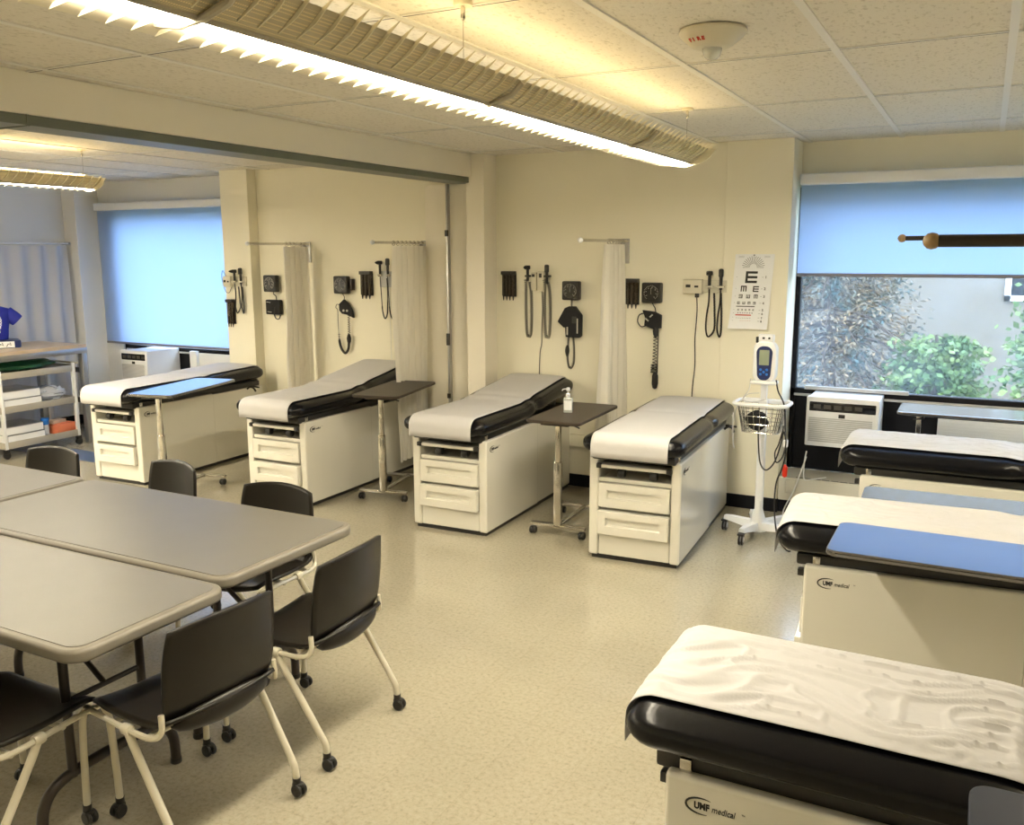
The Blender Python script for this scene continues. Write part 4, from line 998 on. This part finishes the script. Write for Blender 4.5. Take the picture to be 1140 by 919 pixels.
f = MB(); f.lathe([(.005, .43), (.016, .44), (.019, .50), (.006, .52)], 12, (.155, .02, 0)); f.build('red_tag', 'redp', t)
# wall cord on floor near stand
cw = MB(); cw.tube(smoothpath([(-1.05, 6.60, .45), (-1.12, 6.58, .2), (-1.18, 6.52, .02), (-1.05, 6.40, .006), (-.85, 6.25, .006), (-.80, 6.12, .006), (-.95, 6.05, .006), (-1.08, 6.0, .006)]), .005, 7)
tag(cw.build('power_cord', 'cordw'), 'white power cord trailing across the floor behind the wheeled monitor stand', 'cord')
cw = MB(); cw.tube(smoothpath([(-1.045, 6.56, .50), (-1.055, 6.55, .40), (-1.05, 6.56, .29), (-1.0, 6.60, .285), (-.92, 6.7, .285)]), .005, 7)
tag(cw.build('power_cord', 'cordw'), 'white cord hanging from the window air conditioner to the heater ledge', 'cord')

# ------------------------------------------------------------------ window air conditioners
def aircon(label, x0, x1, yf, z0, z1):
    t = thing('window_air_conditioner', label, 'air conditioner', ((x0+x1)/2, yf, z0)); w = (x1-x0)/2; h = z1-z0
    MB().box(-w+.006, w-.006, .03, YW-yf, .008, h-.008, bev=.004).build('case', 'white', t)
    MB().box(-w, w, 0, .05, 0, h, bev=.010, seg=3).build('front_panel', 'white', t)
    m = MB(); m.box(-w+.02, w-.02, -.004, .01, h-.105, h-.035, bev=.016); m.build('air_outlet', 'blackgloss', t)
    m = MB()
    for i in range(5): m.box(-w+.05+i*.07, -w+.10+i*.07, -.0065, -.0035, h-.085, h-.055, bev=.001)
    m.build('outlet_vanes', 'slot', t)
    m = MB(); n = 13
    for i in range(n): m.box(-w+.022, w-.04, -.005, .004, .035+i*(h-.18)/n, .035+i*(h-.18)/n+.0085, bev=.001)
    m.build('intake_grille', 'grille', t)
    m = MB(); m.box(-.022, .022, -.005, .004, h-.145, h-.118, bev=.003); m.build('badge', 'black', t)
    return t
aircon('white window air conditioner under the right window, beside the wheeled monitor stand', -1.07, -.58, 6.60, .535, .895)
aircon('white window air conditioner under the drawn left blind', -8.16, -7.76, 6.50, .57, .905)
# side accordion panel / filler panels
def filler(label, x0, x1, z0, z1, m='white', y=YW-.012):
    t = thing('window_filler_panel', label, 'panel', ((x0+x1)/2, y, z0)); w = (x1-x0)/2
    b = MB(); b.box(-w, w, -.006, .006, 0, z1-z0, bev=.002); b.build('panel', m, t)
    s = MB(); n = int((z1-z0)/.022)
    for i in range(n): s.box(-w+.01, w-.01, -.0085, -.005, .012+i*.022, .018+i*.022)
    s.build('ribs', m, t)
filler('white ribbed filler panel at the right below the window, behind the overbed table', -.22, 1.4, .42, .745)
filler('white filler panel below the left blind, right of its air conditioner', -7.54, -7.0, .5, .86)
t = thing('window_filler_panel', 'narrow white side strip right of the left air conditioner', 'panel', (-7.45, YW-.03, .55)); MB().box(-.10, .0, -.03, .012, 0, .33, bev=.004).build('panel', 'white', t)
b = MB(); b.box(-1.14, -.42, YW-.045, YW-.012, .898, .925, bev=.003); struct(b.build('trim_14', 'grille', smooth=False))
o = MB().box(-1.19, -1.12, YB-.045, YB-.031, .16, .26, bev=.004).build('wall_outlet', 'cream'); tag(o, 'cream outlet plate on the heater front left of the far exam table', 'outlet')

# ------------------------------------------------------------------ steel table, torso model, utility cart
t = thing('work_table', 'steel-legged work table with pale wood top along the left wall', 'table', (-8.40, 5.12, 0))
MB().box(-.36, .40, -.80, .86, .985, 1.02, bev=.003).build('tabletop', 'woodtop', t)
b = MB(); b.box(-.355, .404, -.80, .864, .930, .986, bev=.003); b.build('apron', 'steel', t)
for x_ in (-.32, .37):
    for y_ in (-.76, .83): MB().box(x_-.03, x_+.03, y_-.03, y_+.03, 0, .94, bev=.004).build('leg', 'steel', t)
b = MB()
for z_ in (.42, .73): b.box(-.32, .37, .815, .845, z_, z_+.05, bev=.003)
b.build('stretcher', mat('dark_steel', (.06, .06, .07), .4, metal=.5), t)

t = thing('utility_cart', 'grey steel three-shelf utility cart pushed under the work table', 'cart', (-8.27, 5.47, 0))
for z_ in (.13, .47, .79):
    s_ = MB(); s_.box(-.21, .21, -.40, .40, z_, z_+.012); s_.box(.20, .215, -.405, .405, z_-.035, z_+.03, bev=.003); s_.box(-.215, -.20, -.405, .405, z_-.035, z_+.03, bev=.003); s_.box(-.21, .21, .393, .405, z_-.035, z_+.03, bev=.003); s_.box(-.21, .21, -.405, -.393, z_-.035, z_+.03, bev=.003)
    s_.build('shelf', mat('cart_steel_%.2f' % z_, (.46, .43, .37), .4, metal=.35), t)
for x_ in (-.2, .2):
    for y_ in (-.385, .385):
        MB().box(x_-.016, x_+.016, y_-.016, y_+.016, .09, .84, bev=.003).build('post', 'white', t)
        c = MB(); 
        c.lathe([(.01, -.014), (.034, -.012), (.036, 0), (.034, .012), (.01, .014)], 16, (x_, y_, .036), axis='X'); c.box(x_-.02, x_+.02, y_-.025, y_+.025, .055, .095, bev=.005); c.build('caster', 'black', t)
h_ = MB(); h_.box(-.21, .22, .405, .44, .825, .845, bev=.006); h_.build('push_handle', 'cart_handle' if 'cart_handle' in M else 'frame', t)
# cart contents
o = MB(); blob(o, (0, 0, .054), (.17, .33, .058), 3, 18, 1.6); o = o.build('plastic_bag', 'green', loc=(-8.27, 5.44, .803)); tag(o, 'dark green plastic bag spread on the top shelf of the utility cart', 'bag')
def linen_box(y, z, lab):
    t = thing('storage_box', lab, 'box', (-8.255, y, z), 0, 'white boxes on the utility cart')
    MB().box(-.17, .19, -.19, .19, 0, .072, bev=.006).build('box_body', 'white', t)
    MB().box(-.172, .192, -.192, .192, .072, .080, bev=.003).build('lid_edge', 'steel', t)
    return t
linen_box(5.30, .483, 'white box at the bottom of the pair on the middle cart shelf')
linen_box(5.29, .564, 'white box on top of the pair on the middle cart shelf')
linen_box(5.30, .143, 'white box at the bottom of the pair on the lowest cart shelf')
linen_box(5.29, .224, 'white box on top of the pair on the lowest cart shelf')
o = MB(); blob(o, (0, 0, .066), (.16, .15, .075), 8, 18, 1.6); o = o.build('plastic_bag', 'clearbag', loc=(-8.23, 5.68, .480)); tag(o, 'clear crumpled plastic bag on the middle shelf of the utility cart', 'bag')
o = MB().box(-.10, .12, -.11, .11, 0, .095, bev=.004); o = o.build('supply_box', 'orange', loc=(-8.20, 5.73, .143), rz=R(6)); tag(o, 'orange supply box at the right of the lowest cart shelf', 'box')
o = MB().box(-.05, .05, -.08, .08, 0, .035, bev=.003); o = o.build('supply_box', 'cardboard', loc=(-8.20, 5.71, .239), rz=R(10)); tag(o, 'small tan carton lying on the orange box on the lowest cart shelf', 'box')
t = thing('supply_bottle', 'small jar with blue cap between the white boxes and the orange box', 'bottle', (-8.13, 5.54, .143))
MB().lathe([(.030, 0), (.036, .006), (.036, .10), (.03, .115)], 16).build('jar', 'clearbag', t); MB().lathe([(.034, .112), (.038, .116), (.038, .17), (.034, .175)], 16).build('cap', 'blue', t)

# anatomy torso model on stand
t = thing('torso_model', 'mannequin torso in a blue T-shirt printed with a rib cage, on the work table', 'mannequin', (-8.47, 5.33, 1.02), R(62))
b = MB(); b.slab(rrect(-.30, .22, -.13, .13, .03), 0, .075, bev=.012); b.build('stand_base', 'navy', t)
b = MB(); b.box(-.27, .16, -.134, -.130, .008, .066); b.build('picture_strip', 'white', t)
b = MB()
for i in range(6): b.tube([(-.24+i*.066, -.136, .018), (-.225+i*.066, -.136, .045), (-.20+i*.066, -.136, .028), (-.21+i*.066, -.136, .055)], .004, 5)
b.build('picture_marks', 'slot', t)
rings_ = []
for z_, w_, d_, yo in ((.08, .125, .075, 0), (.12, .130, .082, 0), (.18, .135, .088, 0), (.25, .150, .092, 0), (.31, .165, .094, 0), (.35, .172, .085, 0), (.375, .155, .070, .0), (.392, .105, .060, .0), (.405, .062, .055, 0), (.412, .050, .050, 0)):
    rings_.append([Vector((w_*math.cos(a)*(abs(math.cos(a))**-.12 if abs(math.cos(a)) > .05 else 1), d_*math.sin(a)+yo, z_)) for a in [2*PI*k_/28 for k_ in range(28)]])
b = MB(); b.ring_loft(rings_)
for s in (-1, 1):
    sl = []
    for f_, rx in ((0, .060), (.4, .064), (.8, .066), (1.0, .062)):
        c = Vector((s*.125, 0, .345)).lerp(Vector((s*.215, -.005, .255)), f_); ax = Vector((s*.09, 0, -.09)).normalized(); u_ = Vector((0, 1, 0)); v_ = ax.cross(u_)
        sl.append([c+(u_*math.cos(a)*rx*.85+v_*math.sin(a)*rx) for a in [2*PI*k_/16 for k_ in range(16)]])
    b.ring_loft(sl)
b.build('t_shirt', 'shirt', t, angle=70)
b = MB(); b.tube([(0, 0, .395), (0, -.002, .46)], [.048, .042], 16)
hd = []
for z_, w_, d_, yo in ((.440, .030, .035, -.035), (.452, .046, .055, -.028), (.475, .058, .075, -.015), (.505, .066, .088, -.006), (.54, .072, .094, 0), (.575, .073, .095, .003), (.61, .066, .086, .005), (.635, .050, .066, .006), (.650, .028, .036, .006), (.655, .006, .008, .006)):
    hd.append([Vector((w_*math.cos(a), d_*math.sin(a)+yo, z_)) for a in [2*PI*k_/24 for k_ in range(24)]])
b.ring_loft(hd); b.ring_loft([[Vector((x_, y_, z_)) for x_, y_ in ((-w2, -.085), (w2, -.085), (w2*.4, -d2), (-w2*.4, -d2))] for z_, w2, d2 in ((.497, .014, .115), (.515, .011, .108), (.545, .007, .096))])
for s in (-1, 1): b.ring_loft([[Vector((s*(.068+o_), .0+.016*math.cos(a), .53+.030*math.sin(a))) for a in [2*PI*k_/10 for k_ in range(10)]] for o_ in (0, .012)])
b.tube([(-.024, -.086, .478), (0, -.094, .480), (.024, -.086, .478)], .005, 6)
for s in (-1, 1): b.lathe([(.002, -.01), (.011, -.005), (.013, .004)], 10, (s*.027, -.083, .546), axis='Y')
b.build('head', 'skin', t, angle=60)
b = MB()
for i in range(6):
    for s in (-1, 1):
        z_ = .325-.024*i; w_ = .06+.012*math.sin(i/5*PI)
        b.tube(smoothpath([(s*.008, -.0955, z_), (s*w_*.6, -.092, z_+.012), (s*w_, -.084, z_-.004), (s*w_*.85, -.087, z_-.020)], 5), .0036, 5)
b.box(-.006, .006, -.099, -.093, .20, .335, bev=.002)
text_mesh(b, 'HUMAN', .030, frameT((-.055, -.093, .150), (1, 0, 0), (0, 0, 1)), depth=.002, bold=.001)
b.build('rib_print', 'white', t, smooth=False)
b = MB(); blob(b, (.018, -.090, .285), (.018, .010, .022), 1, 8); b.build('heart_print', 'red', t)

# ------------------------------------------------------------------ outside
def cone_tree(label, x, y, zb, zt, rad, n, m, seed, droop=.35, leaf=(.10, .022)):
    t = thing('tree', label, 'tree', (x, y, zb)); H = zt-zb; rr = random.Random(seed)
    MB().tube([(0, 0, 0), (.05, 0, H*.5), (0, 0, H)], [.14, .09, .02], 10).build('trunk', 'bark', t)
    lf = MB(); br = MB()
    vs = []; fs = []
    nb = n
    for i in range(nb):
        h = rr.random()**.85; zz = H*(.05+.93*h); L = rad*(1-h*.75)*(.7+.45*rr.random()); a = rr.random()*2*PI
        d = Vector((math.cos(a), math.sin(a), 0)); tip = Vector((0, 0, zz))+d*L+Vector((0, 0, -L*droop))
        base = Vector((0, 0, zz)); mid = base.lerp(tip, .5)+Vector((0, 0, L*.10))
        if i % 3 == 0: br.tube([base, mid, tip], [.025, .015, .005], 5)
        for k in range(46):
            f = .25+.75*rr.random(); p = base.lerp(mid, f*2) if f < .5 else mid.lerp(tip, f*2-1)
            p = p + Vector((rr.gauss(0, .09), rr.gauss(0, .09), rr.gauss(0, .05)))
            dr = (d*rr.uniform(.3, 1)+Vector((rr.gauss(0, .6), rr.gauss(0, .6), rr.gauss(-.35, .35)))).normalized(); sd = dr.cross(Vector((rr.gauss(0, 1), rr.gauss(0, 1), rr.gauss(0, 1)))).normalized()
            l = leaf[0]*rr.uniform(.6, 1.4); w = leaf[1]*rr.uniform(.7, 1.3); q = len(vs)
            vs += [p-dr*l*.5, p+sd*w, p+dr*l*.5, p-sd*w]; fs.append((q, q+1, q+2, q+3))
    lf.v = vs; lf.f = fs
    lf.build('foliage', m, t, smooth=False, recalc=False); br.build('branches', 'bark', t)
    return t
cone_tree('blue-green spruce with drooping branches outside the right window', -1.75, 12.2, -4.0, 3.4, 2.5, 950, 'leaf_blue', 3, leaf=(.075, .014))
cone_tree('bright green leafy tree outside the window, right of the spruce', .85, 10.6, -4.0, 1.75, 1.5, 420, 'leaf_green', 5, droop=.05, leaf=(.075, .03))
cone_tree('bright green leafy shrub low in front of the grey house outside', -.45, 11.6, -4.0, .95, 1.6, 420, 'leaf_green', 8, droop=.1, leaf=(.075, .03))
cone_tree('dark blue-green conifer outside behind the left blind', -10.6, 13.5, -4.0, 3.0, 2.2, 90, 'leaf_blue', 9, leaf=(.2, .05))
t = thing('neighboring_house', 'grey-beige house wall with a white window, seen behind the trees', 'house', (-1, 17, -4))
MB().box(-7, 9, 0, 5, 0, 9.2).build('house_wall', 'conc', t, smooth=False)
b = MB(); 
for x_, z_ in ((1.30, 5.10), (-4.2, 5.0), (4.4, 5.0)):
    w_ = MB(); w_.box(x_, x_+.09, -.06, .02, z_, z_+1.3); w_.box(x_+.9, x_+.99, -.06, .02, z_, z_+1.3); w_.box(x_, x_+.99, -.06, .02, z_, z_+.09); w_.box(x_, x_+.99, -.06, .02, z_+1.21, z_+1.3); w_.box(x_, x_+.99, -.05, .02, z_+.62, z_+.67)
    f = w_.build('window_frame', 'white', t, smooth=False); MB().box(x_+.05, x_+.95, -.02, .01, z_+.05, z_+1.25).build('pane', 'blackgloss', f, smooth=False)
rf = MB(); rf.slab([(-7.4, -.5), (9.4, -.5), (9.4, 5.5), (-7.4, 5.5)], 9.2, 9.4); rf.build('roof_slab', 'slot', t, smooth=False)
o = MB().box(-40, 40, YW+.25, 60, -4.2, -4.0).build('lawn', 'grass', smooth=False); struct(o); o.name = 'ground'
o = MB().box(XL-.3, XR+.3, YN-.3, YW+.28, CE+.15, CE+.5).build('roof', 'conc', smooth=False); struct(o)

# ------------------------------------------------------------------ light
w = bpy.data.worlds.new('world'); scene.world = w; w.use_nodes = True
bg = w.node_tree.nodes['Background']; bg.inputs['Color'].default_value = (.66, .80, 1.0, 1); bg.inputs['Strength'].default_value = 6.5
sd = bpy.data.lights.new('sun', 'SUN'); sd.energy = 1.2; sd.angle = R(.6); sd.color = (1, .93, .82)
so = bpy.data.objects.new('sun', sd); col.objects.link(so); so.rotation_euler = (R(48), 0, R(-28))
# ------------------------------------------------------------------ camera
f, pi_, ya, ro = 994.5, 0.17772, -0.483444, -0.0033149
fw = Vector((math.sin(ya)*math.cos(pi_), math.cos(ya)*math.cos(pi_), -math.sin(pi_)))
r = fw.cross(Vector((0, 0, 1))).normalized(); u = r.cross(fw)
r2 = r*math.cos(ro)+u*math.sin(ro); u2 = u*math.cos(ro)-r*math.sin(ro)
cd = bpy.data.cameras.new('camera'); cd.sensor_width = 36; cd.sensor_fit = 'HORIZONTAL'; cd.lens = f/1140*36; cd.clip_start = .05; cd.clip_end = 200
co = bpy.data.objects.new('camera', cd); col.objects.link(co)
mw = Matrix((r2, u2, -fw)).transposed().to_4x4(); mw.translation = Vector((0, 0, 1.92)); co.matrix_world = mw
scene.camera = co
scene.view_settings.view_transform = 'Standard'; scene.view_settings.look = 'None'; scene.view_settings.gamma = 1; scene.view_settings.use_curve_mapping = False
scene.view_settings.exposure = 0.42
